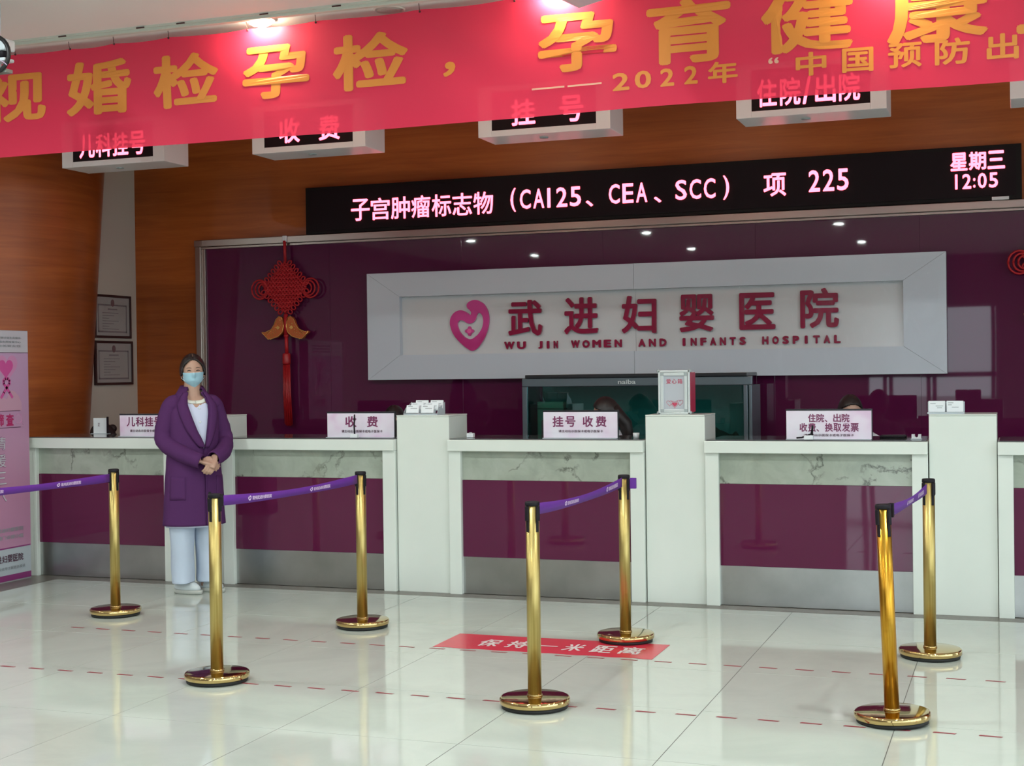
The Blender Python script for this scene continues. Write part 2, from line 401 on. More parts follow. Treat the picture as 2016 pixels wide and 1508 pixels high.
struct(G().bb(0.0, 12, -17.1, -16.9, 2.7, 3.765).obj('wall_front', 'darkwall'))
# glazed entrance behind the camera: mullions and sill, open to daylight
win = struct(bpy.data.objects.new('window_1', None)); COL.objects.link(win)
for i, x in enumerate([.05, .42, .55, 1.3, 1.42, 2.55, 3.65, 5.4, 7.0, 8.6, 10.2, 11.85]):
    G().bb(x - .04, x + .04, -17.06, -16.94, 0, 2.7).obj('mullion', 'mullion', win)
G().bb(0, 12, -17.05, -16.95, 1.28, 1.38).obj('transom', 'mullion', win)
G().bb(0, 12, -17.05, -16.95, 0, .12).obj('sill', 'mullion', win)
struct(G().bb(12.1, 60, -17.1, 20, -.1, -.02).obj('ground_outside_right', 'ground'))
struct(G().bb(-40, 60, -60, -17.1, -.1, -.02).obj('ground_outside', 'ground'))

# tapered wood clad column on the left
col = struct(bpy.data.objects.new('wall_curved', None)); COL.objects.link(col)
g = G(); g.lathe([(.828 + .0705 * z, z) for z in (0, 1.0, 2.0, 3.0, 3.765)], 160, (-5.39, .96, 0)); g.obj('veneer_cladding', 'wood', col)
struct(G().bb(-8, -5.3, .4, 1.9, 0, 3.765).obj('wall_left_clad', 'wood'))

# ceiling slot / rail that carries the banner
rail = struct(bpy.data.objects.new('trim_3', None)); COL.objects.link(rail)
G().bb(-7, 9, -1.165, -1.125, 3.735, 3.765, .004).obj('rail_strip', 'rail', rail)
G().bb(-7, 9, -1.185, -1.165, 3.752, 3.765).obj('rail_lip', 'rail', rail)
for x in (-2.85, -2.25, -1.95, -1.35, -.85, -.35, .2, .9, 1.7):
    G().bb(x - .03, x + .03, -1.190, -1.184, 3.750, 3.758).obj('rail_clip', 'string', rail)

# ------------------------------------------------------------------ downlights on the ceiling line
def downlight(x, y, lit, label):
    t = thing('downlight', label, 'ceiling light', (x, y, 3.765), group='round recessed downlights above the banner')
    G().lathe([(.099, 0), (.099, -.006), (.092, -.012), (.080, -.006), (.080, 0)], 32, (x, y, 3.765)).obj('trim_ring', 'lampring', t)
    G().lathe([(.079, .0), (.079, -.010), (.068, -.030), (.045, -.042), (.0005, -.046)] if lit else [(.079, .0), (.079, -.010), (.05, -.012), (.0005, -.008)], 28, (x, y, 3.765)).obj('diffuser', 'lamp' if lit else 'lampoff', t)
downlight(-1.455, -1.05, True, 'bright round downlight over the left half of the red banner')
downlight(-.60, -.965, False, 'unlit round downlight in the ceiling, between the two bright lamps')
downlight(.50, -1.05, True, 'bright round downlight at the top frame edge, next to the grey hanging box')
downlight(2.45, -1.062, True, 'bright round downlight right of the frame above the banner')
# round downlights across the hall ceiling
k = 0
for yy in (-3.2, -6.2, -9.4, -12.8):
    for xx in (-5.8, -2.7, .4, 3.6, 7.4):
        t = thing('hall_downlight', 'round downlight in the hall ceiling, behind the viewpoint', 'ceiling light', (xx, yy, 3.765), group='round ceiling lamps of the hall')
        G().lathe([(.115, 0), (.115, -.008), (.10, -.014), (.085, -.006), (.085, 0)], 28, (xx, yy, 3.765)).obj('trim_ring', 'lampring', t)
        G().lathe([(.084, .0), (.084, -.004)], 14, (xx, yy, 3.765)).obj('diffuser', 'panel_e', t)
# ------------------------------------------------------------------ purple glass wall with steel frame
pw = struct(bpy.data.objects.new('wall_panel_back', None)); COL.objects.link(pw)
xs = [-3.86, -2.62, -1.38, -.14, 1.10, 2.34, 3.58, 4.82, 6.06]
for a, b in zip(xs[:-1], xs[1:]):
    G().bb(a + .0002, b - .0002, 2.14, 2.19, 0, 2.66, .001).obj('glass_panel', 'purple_dark', pw)
fr = thing('steel_frame', 'brushed steel frame edging the purple glass wall', 'frame', (-3.9, 2.14, 0))
G().bb(-3.95, -3.895, 2.10, 2.20, 0, 2.73, .004).obj('outer_upright', 'frame_steel', fr)
G().bb(-3.895, -3.858, 2.12, 2.20, 0, 2.675, .003).obj('inner_upright', 'frame_steel', fr)
G().bb(-3.95, 6.0, 2.085, 2.20, 2.672, 2.732, .005).obj('ledge', 'frame_steel', fr)
G().bb(-3.895, 6.0, 2.11, 2.20, 2.652, 2.671, .002).obj('lower_lip', 'frame_steel', fr)

# ------------------------------------------------------------------ long LED display
led = thing('led_display', 'long black LED display with glowing red Chinese text above the purple wall', 'led display', (.12, 2.12, 2.74))
G().bb(-2.83, 3.07, 2.11, 2.20, 2.737, 3.145, .004).obj('housing', 'ledframe', led)
G().bb(-2.79, 3.03, 2.100, 2.112, 2.765, 3.118).obj('screen', 'ledpanel', led)
mp = front(2.100)
chars([('子宫肿瘤标志物', -2.389, -1.066, 2.832, 3.020, .012), ('(', -.918, -.872, 2.838, 3.035, .012), ('CA125', -.842, -.292, 2.857, 3.018, .014), ('、', -.268, -.206, 2.848, 2.898, .02), ('CEA', -.079, .262, 2.860, 3.018, .014), ('、', .30, .362, 2.850, 2.898, .02),
                    ('SCC', .470, .815, 2.862, 3.020, .014), (')', .860, .908, 2.845, 3.035, .012), ('项', 1.177, 1.352, 2.850, 3.030, .02), ('225', 1.518, 1.841, 2.868, 3.035, .016), ('星期三', 2.565, 2.959, 2.965, 3.100, .03), ('12:05', 2.594, 2.915, 2.828, 2.940, .02)], mp, 'led', led, w=.001, wd=.004)
o = G().bb(2.86, 2.98, 2.07, 2.099, 2.733, 2.757, .003); o.obj('mounting_tab', 'boxwhite', led)

# ------------------------------------------------------------------ hanging window signs (LED boxes above each counter)
def ledbox(x0, x1, txts, label, y0=.28):
    z0, z1 = 3.15, 3.50
    t = thing('window_sign', label, 'sign', ((x0 + x1) / 2, y0 + .16, z0), group='white LED box signs hanging above the counters')
    G().bb(x0, x1, y0 + .012, y0 + .335, z0, z1, .004).obj('housing', 'boxwhite', t)
    sx0, sx1, sz0, sz1 = x0 + .10, x1 - .10, z0 + .042, z1 - .042
    f = G(); f.bb(x0, sx0, y0, y0 + .013, z0, z1, .002); f.bb(sx1, x1, y0, y0 + .013, z0, z1, .002)
    f.bb(sx0, sx1, y0, y0 + .013, z0, sz0, .002); f.bb(sx0, sx1, y0, y0 + .013, sz1, z1, .002); f.obj('front_frame', 'boxwhite', t)
    G().bb(sx0, sx1, y0 + .006, y0 + .012, sz0, sz1).obj('screen', 'ledpanel', t)
    chars([(s, a, b, z0 + .065, z0 + .245, .022) for s, a, b in txts], front(y0 + .006), 'led', t, w=.0005, wd=.002)
    for x in (x0 + .2, x1 - .2): G().tube([(x, y0 + .17, z1 - .005), (x, y0 + .17, 3.765)], .012, 8).obj('hanger', 'rail', t)
    G().lathe([(.030, .001), (.030, -.006), (.012, -.006)], 16, ((x0 + x1) / 2 - .05, y0 + .17, z0)).obj('screw_cap', 'corner', t)
ledbox(-3.985, -3.055, [('儿科挂号', -3.83, -3.22)], 'white LED box sign reading paediatric registration in Chinese, leftmost of the row')
ledbox(-2.295, -1.37, [('收', -2.07, -1.90), ('费', -1.745, -1.575)], 'white LED box sign above the counter beside the standing woman')
ledbox(-.50, .455, [('挂', -.255, -.08), ('号', .095, .265)], 'white LED box sign above the middle counter with the aquarium behind')
ledbox(1.31, 2.265, [('住', 1.445, 1.575), ('院', 1.595, 1.727), ('/', 1.740, 1.795), ('出', 1.820, 1.950), ('院', 1.970, 2.102)], 'white LED box sign showing four red characters with a slash')
ledbox(3.0, 3.95, [], 'white LED box sign cut off by the right frame edge')

# ------------------------------------------------------------------ red banner
BY = -1.0
def bz(x, v):   # soft sag of cloth: v 0 bottom .. 1 top
    return 3.024 + .695 * v + (x + 3.5) * .004 * v
def bw(x, z):
    v = (z - 3.02) / .7
    return .012 * sin(x * 2.3 + 1) * (1 - v) + .006 * sin(x * 5.1 + z * 6) + .004 * sin(x * 11 + z * 14) * v
bn = thing('banner', 'long red cloth banner with orange Chinese slogan hung from the ceiling', 'banner', (0, BY, 3.02))
g = G(); NX, NZ = 220, 14; v = []; f = []
hooks = [-4.2, -3.373, -2.934, -2.58, -2.158, -1.577, -1.087, -.381, .237, 1.0, 1.75, 2.4, 3.05, 3.8, 4.4]
def topsag(x):
    for a, b in zip(hooks[:-1], hooks[1:]):
        if a <= x <= b: q = (x - a) / (b - a); return -.010 * 4 * q * (1 - q)
    return 0
for j in range(NZ + 1):
    for i in range(NX + 1):
        x = -4.2 + 8.6 * i / NX; q = j / NZ; z = bz(x, q) + topsag(x) * q + .006 * sin(x * 1.7) * (1 - q)
        v.append(Vector((x, BY + bw(x, z), z)))
for j in range(NZ):
    for i in range(NX): a = j * (NX + 1) + i; f.append((a, a + 1, a + NX + 2, a + NX + 1))
g.raw(v, f, True).obj('banner_cloth', 'banner', bn, fixn=False)
bmap = lambda u, w_, d: Vector((u, BY + bw(u, w_) - .0015 - d, w_))
chars([(*q_, .029) for q_ in [('视', -3.655, -3.128, 3.262, 3.60), ('婚', -2.965, -2.458, 3.263, 3.624), ('检', -2.288, -1.789, 3.262, 3.609), ('孕', -1.612, -1.138, 3.266, 3.605), ('检', -.972, -.459, 3.269, 3.620),
                   ('，', -.232, -.154, 3.306, 3.398), ('孕', .375, .859, 3.272, 3.613), ('育', 1.036, 1.526, 3.261, 3.631), ('健', 1.696, 2.198, 3.264, 3.625), ('康', 2.377, 2.900, 3.259, 3.62), ('生', 3.04, 3.56, 3.262, 3.62)]], bmap, 'bannerprint', bn)
chars([(*q_, .026) for q_ in [('2', .831, .933, 3.136, 3.238), ('0', .965, 1.063, 3.138, 3.240), ('2', 1.115, 1.197, 3.138, 3.242), ('2', 1.254, 1.333, 3.140, 3.245), ('年', 1.392, 1.562, 3.130, 3.254),
                   ('中', 1.886, 2.054, 3.131, 3.261), ('国', 2.138, 2.305, 3.130, 3.264), ('预', 2.382, 2.558, 3.136, 3.270), ('防', 2.625, 2.806, 3.134, 3.275), ('出', 2.890, 3.051, 3.137, 3.275)]], bmap, 'bannerprint', bn, 'small_character')
for a, b in ((.331, .535), (.555, .765)):
    g = G()
    for i in range(10): a1 = a + (b - a) * i / 10; b1 = a + (b - a) * (i + 1) / 10; g.prism([(a1, 3.184), (b1, 3.184), (b1, 3.194), (a1, 3.194)], bmap, .0005, .0015)
    g.obj('printed_dash', 'pinkprint', bn)
g = G(); text(g, '“', 1.734, 1.793, 3.215, 3.250, bmap, .02); o = g.obj('quotation_mark', 'pinkprint', bn); o['kind'] = 'stuff'
for x in hooks:
    g = G(); g.tube([(x, BY + bw(x, 3.7), 3.712), (x + .002, BY - .01, 3.735), (x, BY - .012, 3.765)], .0022, 6); g.ball((x, BY + bw(x, 3.7) - .003, 3.718), .007, 8)
    g.obj('hook', 'string', bn)

# ------------------------------------------------------------------ grey hanging box with its corner in view, top of frame
z = 3.4
hb = thing('hanging_box', 'pale grey hanging box, only its lower corner in view at the top frame edge', 'box', (.93, -2.3, z))
A = Vector((.903, -1.893)); e1 = Vector((.867 - .903, -2.082 + 1.893)).normalized(); e2 = Vector((1.065 - .903, -2.0 + 1.893)).normalized()
P = [A, A + e1 * .7, A + e1 * .7 + e2 * .7, A + e2 * .7]
g = G().prism([tuple(p) for p in P], lambda u, v, w: Vector((u, v, w)), z, z + .22); g.obj('box_body', 'alu', hb)
Cn = (P[0] + P[2]) / 2
G().tube([(Cn.x, Cn.y, z + .21), (Cn.x, Cn.y, 3.765)], .03, 12).obj('hanger_pole', 'rail', hb)

# ceiling device with looped cable at the left edge
cx, cy = -2.625, -2.0
dv_ = thing('ceiling_camera', 'white security camera with looped black cable at the left edge', 'camera', (cx, cy, 3.765))
G().box((cx - .05, cy, 3.502), (.14, .10, .07), .012).obj('housing', 'devicewhite', dv_)
G().lathe([(.034, 0), (.034, .045), (.03, .05)], 20, (cx - .03, cy, 3.425)).obj('lens_ring', 'plastic', dv_)
G().box((cx - .05, cy, 3.414), (.13, .09, .022), .009).obj('lower_shell', 'devicewhite', dv_)
G().tube([(cx - .075 + .120 * sin(a), cy - .05 + .004 * a, 3.445 + .108 * cos(a)) for a in [i * 2 * pi / 24 for i in range(25)]], .013, 10).obj('cable_loop', 'cable', dv_)
G().bb(cx - .16, cx + .012, cy - .03, cy + .03, 3.338, 3.360, .003).obj('base_plate', 'devicegrey', dv_)
G().tube([(cx - .08, cy + .02, 3.35), (cx - .08, cy + .02, 3.765)], .014, 10).obj('mount_pole', 'devicewhite', dv_)
G().tube([(cx - .06, cy - .06, 3.398), (cx - .01, cy - .065, 3.404), (cx + .03, cy - .07, 3.385), (cx + .052, cy - .07, 3.366)], .0022, 6).obj('thin_wire', 'beltprint', dv_)

# ------------------------------------------------------------------ hospital sign
sg = thing('wall_sign', 'large white framed hospital sign with magenta characters on the purple wall', 'sign', (.16, 2.10, 1.46))
OX0, OX1, OZ0, OZ1 = -2.22, 2.533, 1.458, 2.368
IX0, IX1, IZ0, IZ1 = -1.917, 2.223, 1.668, 2.162
def frame_piece(pts, name='frame_face'):
    g = G(); g.prism(pts, front(2.05), -.085, 0)
    b = bmesh.new(); return g.obj(name, 'alu', sg)
gap = .0012; XM = .137
frame_piece([(OX0, OZ0), (IX0, IZ0), (IX0, IZ1), (OX0, OZ1)])
frame_piece([(OX1, OZ0), (IX1, IZ0), (IX1, IZ1), (OX1, OZ1)])
frame_piece([(OX0 + gap * 2, OZ1), (IX0 + gap, IZ1 + gap), (XM - gap, IZ1 + gap), (XM - gap, OZ1)])
frame_piece([(XM + gap, OZ1), (XM + gap, IZ1 + gap), (IX1 - gap, IZ1 + gap), (OX1 - gap * 2, OZ1)])
frame_piece([(OX0 + gap * 2, OZ0), (IX0 + gap, IZ0 - gap), (XM - gap, IZ0 - gap), (XM - gap, OZ0)])
frame_piece([(XM + gap, OZ0), (XM + gap, IZ0 - gap), (IX1 - gap, IZ0 - gap), (OX1 - gap * 2, OZ0)])
for a, b in ((IX0 - .01, XM - .001), (XM + .001, IX1 + .01)):
    G().bb(a, b, 2.105, 2.135, IZ0 - .01, IZ1 + .01).obj('recess_board', 'aluin', sg)
mp = front(2.105)
for s, a, b, c, d in [('武', -.946, -.648, 1.808, 2.105), ('进', -.46, -.17, 1.812, 2.112), ('妇', .025, .315, 1.808, 2.112), ('婴', .501, .779, 1.810, 2.108), ('医', .979, 1.261, 1.818, 2.106), ('院', 1.452, 1.745, 1.819, 2.127)]:
    text(G(), s, a, b, c, d, mp, .026, w=.004, wd=.022).obj('character', 'signred', sg)
words = [('WU', -.982, -.796), ('JIN', -.689, -.518), ('WOMEN', -.40, .024), ('AND', .16, .392), ('INFANTS', .509, 1.026), ('HOSPITAL', 1.154, 1.755)]
for wd_, a, b in words:
    nL = len(wd_); pitch = (b - a + .028) / nL
    for i, ch in enumerate(wd_):
        x0 = a + i * pitch; x1 = x0 + pitch - .028
        if ch == 'I': xm = (x0 + x1) / 2; x0, x1 = xm - .012, xm + .012
        if ch in 'WM': x0 -= .006; x1 += .006
        text(G(), ch, x0, x1, 1.700, 1.764, mp, .062, w=.003, wd=.014).obj('letter', 'signred', sg)
m = mat('clear_film', (1, 1, 1), .05); n = N(m)
out = n.t.nodes['Material Output']; gl = n.add('ShaderNodeBsdfGlossy'); gl.inputs[1].default_value = .04
nb_ = n.noise(n.coord((1, 1, .45)), 5.5, 2, .5, .8); bp = n.add('ShaderNodeBump'); bp.inputs['Strength'].default_value = .5; bp.inputs['Distance'].default_value = .03; n.ln(nb_, bp.inputs['Height']); n.ln(bp.outputs[0], gl.inputs['Normal'])
tr = n.add('ShaderNodeBsdfTransparent'); mx = n.add('ShaderNodeMixShader'); fz0 = n.add('ShaderNodeFresnel'); fz0.inputs[0].default_value = 1.16; n.ln(bp.outputs[0], fz0.inputs['Normal'])
n.ln(fz0.outputs[0], mx.inputs[0]); n.ln(tr.outputs[0], mx.inputs[1]); n.ln(gl.outputs[0], mx.inputs[2]); n.ln(mx.outputs[0], out.inputs[0]); M['film'] = m
g = G(); v = []; f = []
for j in range(15):
    for i in range(41):
        u = .30 + 2.22 * i / 40; w_ = 1.475 + .86 * j / 14
        v.append(Vector((u, 2.046 - .004 * noise.noise(Vector((u * 4, w_ * 3, 2))) , w_)))
for j in range(14):
    for i in range(40): a = j * 41 + i; f.append((a, a + 1, a + 42, a + 41))
g.raw(v, f, True).obj('protective_film', 'film', sg, fixn=False)
LO = [(740, 400), (760, 386), (790, 380), (830, 393), (862, 427), (880, 480), (878, 540), (860, 600), (830, 652), (797, 690), (768, 703), (738, 690), (690, 650), (650, 605), (627, 555), (622, 510), (635, 475), (663, 450), (695, 443), (722, 450), (742, 463), (758, 474), (764, 462), (755, 445), (740, 430), (735, 415)]
LH = [(674, 520), (692, 507), (715, 512), (738, 527), (765, 528), (788, 510), (800, 480), (814, 462), (830, 470), (842, 500), (840, 540), (822, 580), (792, 612), (760, 628), (730, 620), (697, 592), (678, 557)]
lu = lambda x: -1.469 + (x - 622) / (880 - 622) * .350
lv = lambda y: 2.118 - (y - 380) / (703 - 380) * .425
t_lo = [(lu(x), lv(y)) for x, y in LO]; t_lh = [(lu(x), lv(y)) for x, y in LH]
curve2d(t_lo, [t_lh], mp, .004, .024).obj('emblem', 'logo', sg)
cxl, czl = lu(750), lv(577)
fl_pts = [(cxl + .034 * cos(a) * (1 + .22 * cos(4 * a)), czl + .034 * sin(a) * (1 + .22 * cos(4 * a))) for a in [i * 2 * pi / 32 for i in range(32)]]
G().prism(fl_pts, mp, .004, .02).obj('emblem_flower', 'logo', sg)
G().lathe([(.018, 0), (.018, .001)], 20).v
g = G(); g.prism([(cxl + .019 * cos(a), czl + .019 * sin(a)) for a in [i * 2 * pi / 20 for i in range(20)]], mp, .02, .022); g.obj('emblem_centre', 'logolight', sg)

# ------------------------------------------------------------------ chinese knots
def knot(kx, label, full=True):
    Y = 2.075; t = thing('chinese_knot', label, 'wall decoration', (kx, Y, 2.28), group='red Chinese knots on the purple wall')
    G().bb(kx - .022, kx + .022, 2.070, 2.086, 2.68, 2.735, .006).obj('wall_hook', 'boxwhite', t)
    cz = 2.28; hh = .235; hw = .215
    g = G(); g.tube([(kx, Y, 2.69), (kx + .005, Y, cz + hh - .01)], .013, 8); g.tube([(kx + .004, Y, 2.69), (kx + .006, Y, cz + hh - .01)], .012, 8)
    g.obj('hanging_cord', 'knot', t)
    # woven diamond body: two crossing layers of cord
    nb = 13; g = G()
    for k in range(nb):
        q = (k + .5) / nb * 2 - 1
        for dr in (1, -1):
            p = []
            for j in range(27):
                s = j / 26 * 2 - 1
                a, b = (q, s) if dr == 1 else (s, q)
                x = kx + (a + b) / 2 * hw; zz = cz + (a - b) / 2 * hh
                wv = .006 * sin(s * nb * pi / 2 * 1.0 + (k % 2) * pi) * dr
                p.append((x, Y + wv, zz))
            g.tube(p, .0096, 6)
    g.obj('woven_body', 'knot', t)
    # loops along the four edges
    def loop(cx_, cz_, r, ang, el=1.6, rad=.007):
        pts = [];
        for i in range(17):
            a = i * 2 * pi / 16; u = r * el * cos(a) + r * el; w_ = r * sin(a)
            pts.append((cx_ + u * cos(ang) - w_ * sin(ang), Y - .002 + .003 * sin(a), cz_ + u * sin(ang) + w_ * cos(ang)))
        return G().tube(pts, rad, 6)
    for sx in (1, -1):
        for sz in (1, -1):
            ang = atan2(sz * hw, sx * hh)
            for k in range(6):
                q = (k + .6) / 6.6
                px = kx + sx * hw * (1 - q) ; pz = cz + sz * hh * q
                loop(px, pz, .0165, ang, 1.35).obj('edge_loop', 'knot', t)
    for sx in (1, -1):
        for r in (.085, .066, .048):
            loop(kx + sx * (hw - .045), cz - .012, r, 0 if sx > 0 else pi, .95, .0085).obj('ear_loop', 'knot', t)
    # two fish
    for sx in (1, -1):
        fx, fz = kx + sx * .058 + .005, 1.945
        out = [(-.040, .045), (-.028, .075), (.000, .085), (.030, .060), (.052, .010), (.085, -.035), (.150, -.060), (.188, -.058), (.150, -.095), (.120, -.125), (.070, -.118), (.010, -.100), (-.035, -.060), (-.048, -.005)]
        pts = [(fx + sx * a * .92, fz + b * .95) for a, b in out]
        b_ = curve2d(pts, [], front(Y), -.010, .022).obj('fish', 'fish', t)
        g = G()
        rim = [Vector((p[0], Y - .022, p[1])) for p in pts]; g.tube([p - Vector((0, .002, 0)) for p in rim + [rim[0]]], .0042, 6)
        for k in range(5):
            for j in range(3):
                g.ball((fx + sx * (-.012 + .024 * k), Y - .0245, fz + .035 - .03 * k - .022 * j + .01), (.0085, .005, .0045), 8)
        g.prism([(fx + sx * .008 + .02 * cos(a), fz - .018 + .02 * sin(a)) for a in [i * pi / 2 for i in range(4)]], front(Y - .024), 0, .005)
        g.ball((fx - sx * .012, Y - .026, fz + .048), .007, 8)
        for k in range(4): g.tube([(fx + sx * (.075 + .012 * k), Y - .024, fz - .048 - .008 * k), (fx + sx * (.115 + .008 * k), Y - .024, fz - .055 - .012 * k)], .002, 5)
        g.obj('fish_gilding', 'fishgold', b_)
    g = G(); g.tube([(kx + .005, Y, cz - hh), (kx + .005, Y, 1.86)], .02, 10); g.ball((kx + .006, Y, 1.855), (.024, .02, .02), 12); g.tube([(kx + .006, Y, 1.85), (kx + .008, Y, 1.70)], .016, 10)
    g.obj('lower_cord', 'knot', t)
    g = G(); g.lathe([(.030, 0), (.036, -.008), (.036, -.085), (.033, -.095)], 20, (kx + .008, Y - .005, 1.70)); g.obj('tassel_cap', 'tassel', t)
    g = G()
    for k in range(26):
        a = k * 2.399; r = .030 * sqrt((k + .5) / 26)
        x = kx + .008 + r * cos(a); y = Y - .005 + r * sin(a) * .7
        g.tube([(x, y, 1.61), (x + .004 * sin(k), y, 1.35), (x + .012 + .005 * cos(k * 2.1), y, 1.075 + .012 * sin(k * 3.3))], [.006, .0075, .006], 5)
    tt = g.obj('tassel', 'tassel', t); tt['kind'] = 'stuff'
knot(-3.025, 'red Chinese knot with two gilt fish and a long tassel, left of the sign')
knot(3.30, 'red Chinese knot on the purple wall, cut by the right frame edge')

# ------------------------------------------------------------------ counter stations
PI_ = 1.776; X0 = -2.417; HC = 1.057
cname = ['leftmost counter section, its far end behind the pink poster', 'white counter section with purple glass front behind the standing woman', 'middle counter section with purple glass front, in front of the aquarium', 'right-hand counter section with purple glass front and two-line placard', 'counter section cut off by the right frame edge']
for k in range(-1, 4):
    xa = X0 + k * PI_; xb = xa + 1.378
    if k == -1: xa = -4.13
    t = thing('counter_section', cname[k + 1], 'counter', ((xa + xb) / 2, .25, 0), group='white service counter sections')
    G().bb(xa + (.0 if k > -1 else .02), xb - .004, -.03, .55, HC - .078, HC, .004).obj('worktop', 'white', t)
    G().bb(xa + .01, xb - .015, -.005, .55, HC + .0004, HC + .0068, .001).obj('glass_sheet', 'glasssheet', t)
    for a, b in ((xa, xa + .088), (xb - .098, xb - .004)):
        if k == -1 and a == xa: a, b = -4.113, -4.05
        G().bb(a, b, -.006, .50, .0, HC - .078, .003).obj('leg', 'white', t)
    la = xa + (.088 if k > -1 else .08); lb = xb - .098
    G().bb(la, lb, .028, .06, .781, HC - .078, .001).obj('marble_panel', 'marble', t)
    G().bb(la, lb, .026, .06, .256, .780, .001).obj('glass_panel', 'purple', t)
    G().bb(la, lb, .029, .06, .004, .255, .001).obj('kick_plate', 'steel', t)
    G().bb(la, lb, .07, .45, .03, .9).obj('carcass', 'white', t)
pn = ['white counter pillar behind the standing woman', 'white counter pillar holding the tiered card rack', 'white counter pillar holding the donation box', 'white counter pillar holding the two-card holder at the right']
for k in range(4):
    a = X0 + k * PI_ - .398 + .002; b = X0 + k * PI_ - .004
    t = thing('counter_pillar', pn[k], 'pillar', ((a + b) / 2, .17, 0), group='raised white pillars between the counters')
    G().bb(a, b, .022, .36, 0, 1.213, .003).obj('pillar_shaft', 'white', t)
    G().bb(a, b, .018, .364, 1.2135, 1.2225, .002).obj('top_slab', 'white', t)

# ------------------------------------------------------------------ acrylic placards
def placard(x0, x1, z1, lines, label, y=.10):
    z0 = HC + .0075
    t = thing('counter_placard', label, 'sign', ((x0 + x1) / 2, y + .03, z0), group='acrylic counter placards')
    G().bb(x0, x1, y - .004, y + .002, z0, z1 - .012, .001).obj('printed_sheet', 'placard', t)
    g = G(); g.bb(x0 - .003, x1 + .006, y - .004, y + .012, z1 - .012, z1, .001); g.bb(x1, x1 + .006, y - .002, y + .012, z0, z1 - .012, .001)
    g.obj('top_edge', 'acrylic_edge', t)
    G().bb(x0, x1, y + .003, y + .010, z0, z1 - .012, .001).obj('acrylic_back', 'acrylic_edge', t)
    G().bb(x0, x1, y - .03, y + .07, z0 - .0005, z0 + .0025, .001).obj('foot', 'cardholder', t)
    h = G()
    for s, a, b, c, d, big in lines:
        if big: chars([(s, a, b, c, d, .024)], front(y - .004), 'placardtext', t, w=.0004)
        else: text(h, s, a, b, c, d, front(y - .004), .012, w=.0004)
    h.obj('small_print', 'smalltext', t)['kind'] = 'stuff'
SM = '请主动出示医保卡或电子医保卡'
placard(-3.36, -2.84, 1.236, [('儿科挂号', -3.30, -2.98, 1.140, 1.212, 1), (SM, -3.27, -2.93, 1.098, 1.118, 0)], 'acrylic placard reading 儿科挂号, partly hidden by the standing woman')
placard(-1.612, -1.09, 1.247, [('收', -1.470, -1.381, 1.137, 1.215, 1), ('费', -1.300, -1.215, 1.137, 1.215, 1), (SM, -1.50, -1.18, 1.098, 1.118, 0)], 'acrylic placard reading 收费 on the counter left of the card rack')
placard(.013, .530, 1.252, [('挂', .078, .155, 1.140, 1.213, 1), ('号', .168, .240, 1.140, 1.213, 1), ('收', .290, .362, 1.140, 1.213, 1), ('费', .380, .455, 1.140, 1.213, 1), (SM, .12, .43, 1.103, 1.121, 0)], 'acrylic placard reading 挂号 收费 in front of the aquarium')
placard(1.641, 2.168, 1.256, [('住院、出院', 1.776, 2.036, 1.172, 1.225, 1), ('收费、换取发票', 1.722, 2.092, 1.112, 1.166, 1), (SM, 1.75, 2.06, 1.082, 1.098, 0)], 'acrylic placard with two large lines of print on the right counter')

# ------------------------------------------------------------------ card racks, donation box, small things
tb = 1.2226
cr = thing('card_rack', 'clear tiered rack of white cards on the pillar left of centre', 'card holder', (-.87, .1, tb))
G().bb(-1.00, -.745, .055, .20, tb, tb + .010, .002).obj('rack_base', 'cardholder', cr)
for sx in (-1.0, -.748):
    g = G(); g.prism([(.055, tb + .01), (.20, tb + .01), (.20, tb + .088), (.09, tb + .045)], lambda u, v, w: Vector((sx + w, u, v)), 0, .003); g.obj('rack_side', 'cardholder', cr)
for r in range(3):
    yy = .065 + .042 * r; zz = tb + .012 + .016 * r
    for c in range(2):
        xx = -.985 + .017 * r + c * .112
        R_ = Matrix.Rotation(-.30, 3, 'X')
        o = thing('business_card_stack', ['front', 'middle', 'rear'][r] + ' row, ' + ['left', 'right'][c] + ' stack of white cards in the tiered rack', 'card', (xx + .05, yy, zz), group='card stacks in the tiered rack')
        q = (1.0 if r == 0 else 1)
        G().box((xx + .05, yy + .008, zz + .028), (.094, .014, .056), .001, R_).obj('card_block', 'card', o)
        g = G(); Rf = R_ @ Vector((0, -1, 0))
        for (u0, u1, v0) in ((-.035, 0, .018), (-.015, .035, .004)):
            g.box(Vector((xx + .05, yy + .008, zz + .028)) + R_ @ Vector(((u0 + u1) / 2, -.0073, v0)), (u1 - u0, .0006, .004), 0, R_)
        g.obj('print_line', 'greyprint', o)
        if r < 2: G().box((xx + .05, yy + .025, zz + .012), (.104, .002, .03), 0, R_).obj('divider', 'cardholder', o)
ch = thing('card_holder', 'clear two-pocket card holder on the rightmost pillar', 'card holder', (2.61, .1, tb))
G().bb(2.505, 2.722, .06, .13, tb, tb + .012, .002).obj('holder_base', 'cardholder', ch)
G().bb(2.505, 2.722, .118, .122, tb + .012, tb + .075, .001).obj('holder_back', 'cardholder', ch)
for c, nm in enumerate(('left', 'right')):
    xx = 2.512 + c * .106
    o = thing('business_card_stack', nm + ' stack of white cards in the two-pocket holder', 'card', (xx + .05, .085, tb + .014), group='card stacks in the two-pocket holder')
    G().bb(xx, xx + .097, .075, .100, tb + .0125, tb + .080, .001).obj('card_block', 'card', o)
    g = G(); mpc = front(.075)
    for u0, u1, v0 in ((.010, .042, .062), (.042, .085, .047), (.05, .08, .036)) if c == 0 else ((.008, .04, .066), (.008, .03, .054), (.03, .07, .040)):
        g.prism([(xx + u0, tb + v0), (xx + u1, tb + v0), (xx + u1, tb + v0 + .004), (xx + u0, tb + v0 + .004)], mpc, 0, .0005)
    g.obj('print_line', 'greyprint', o)
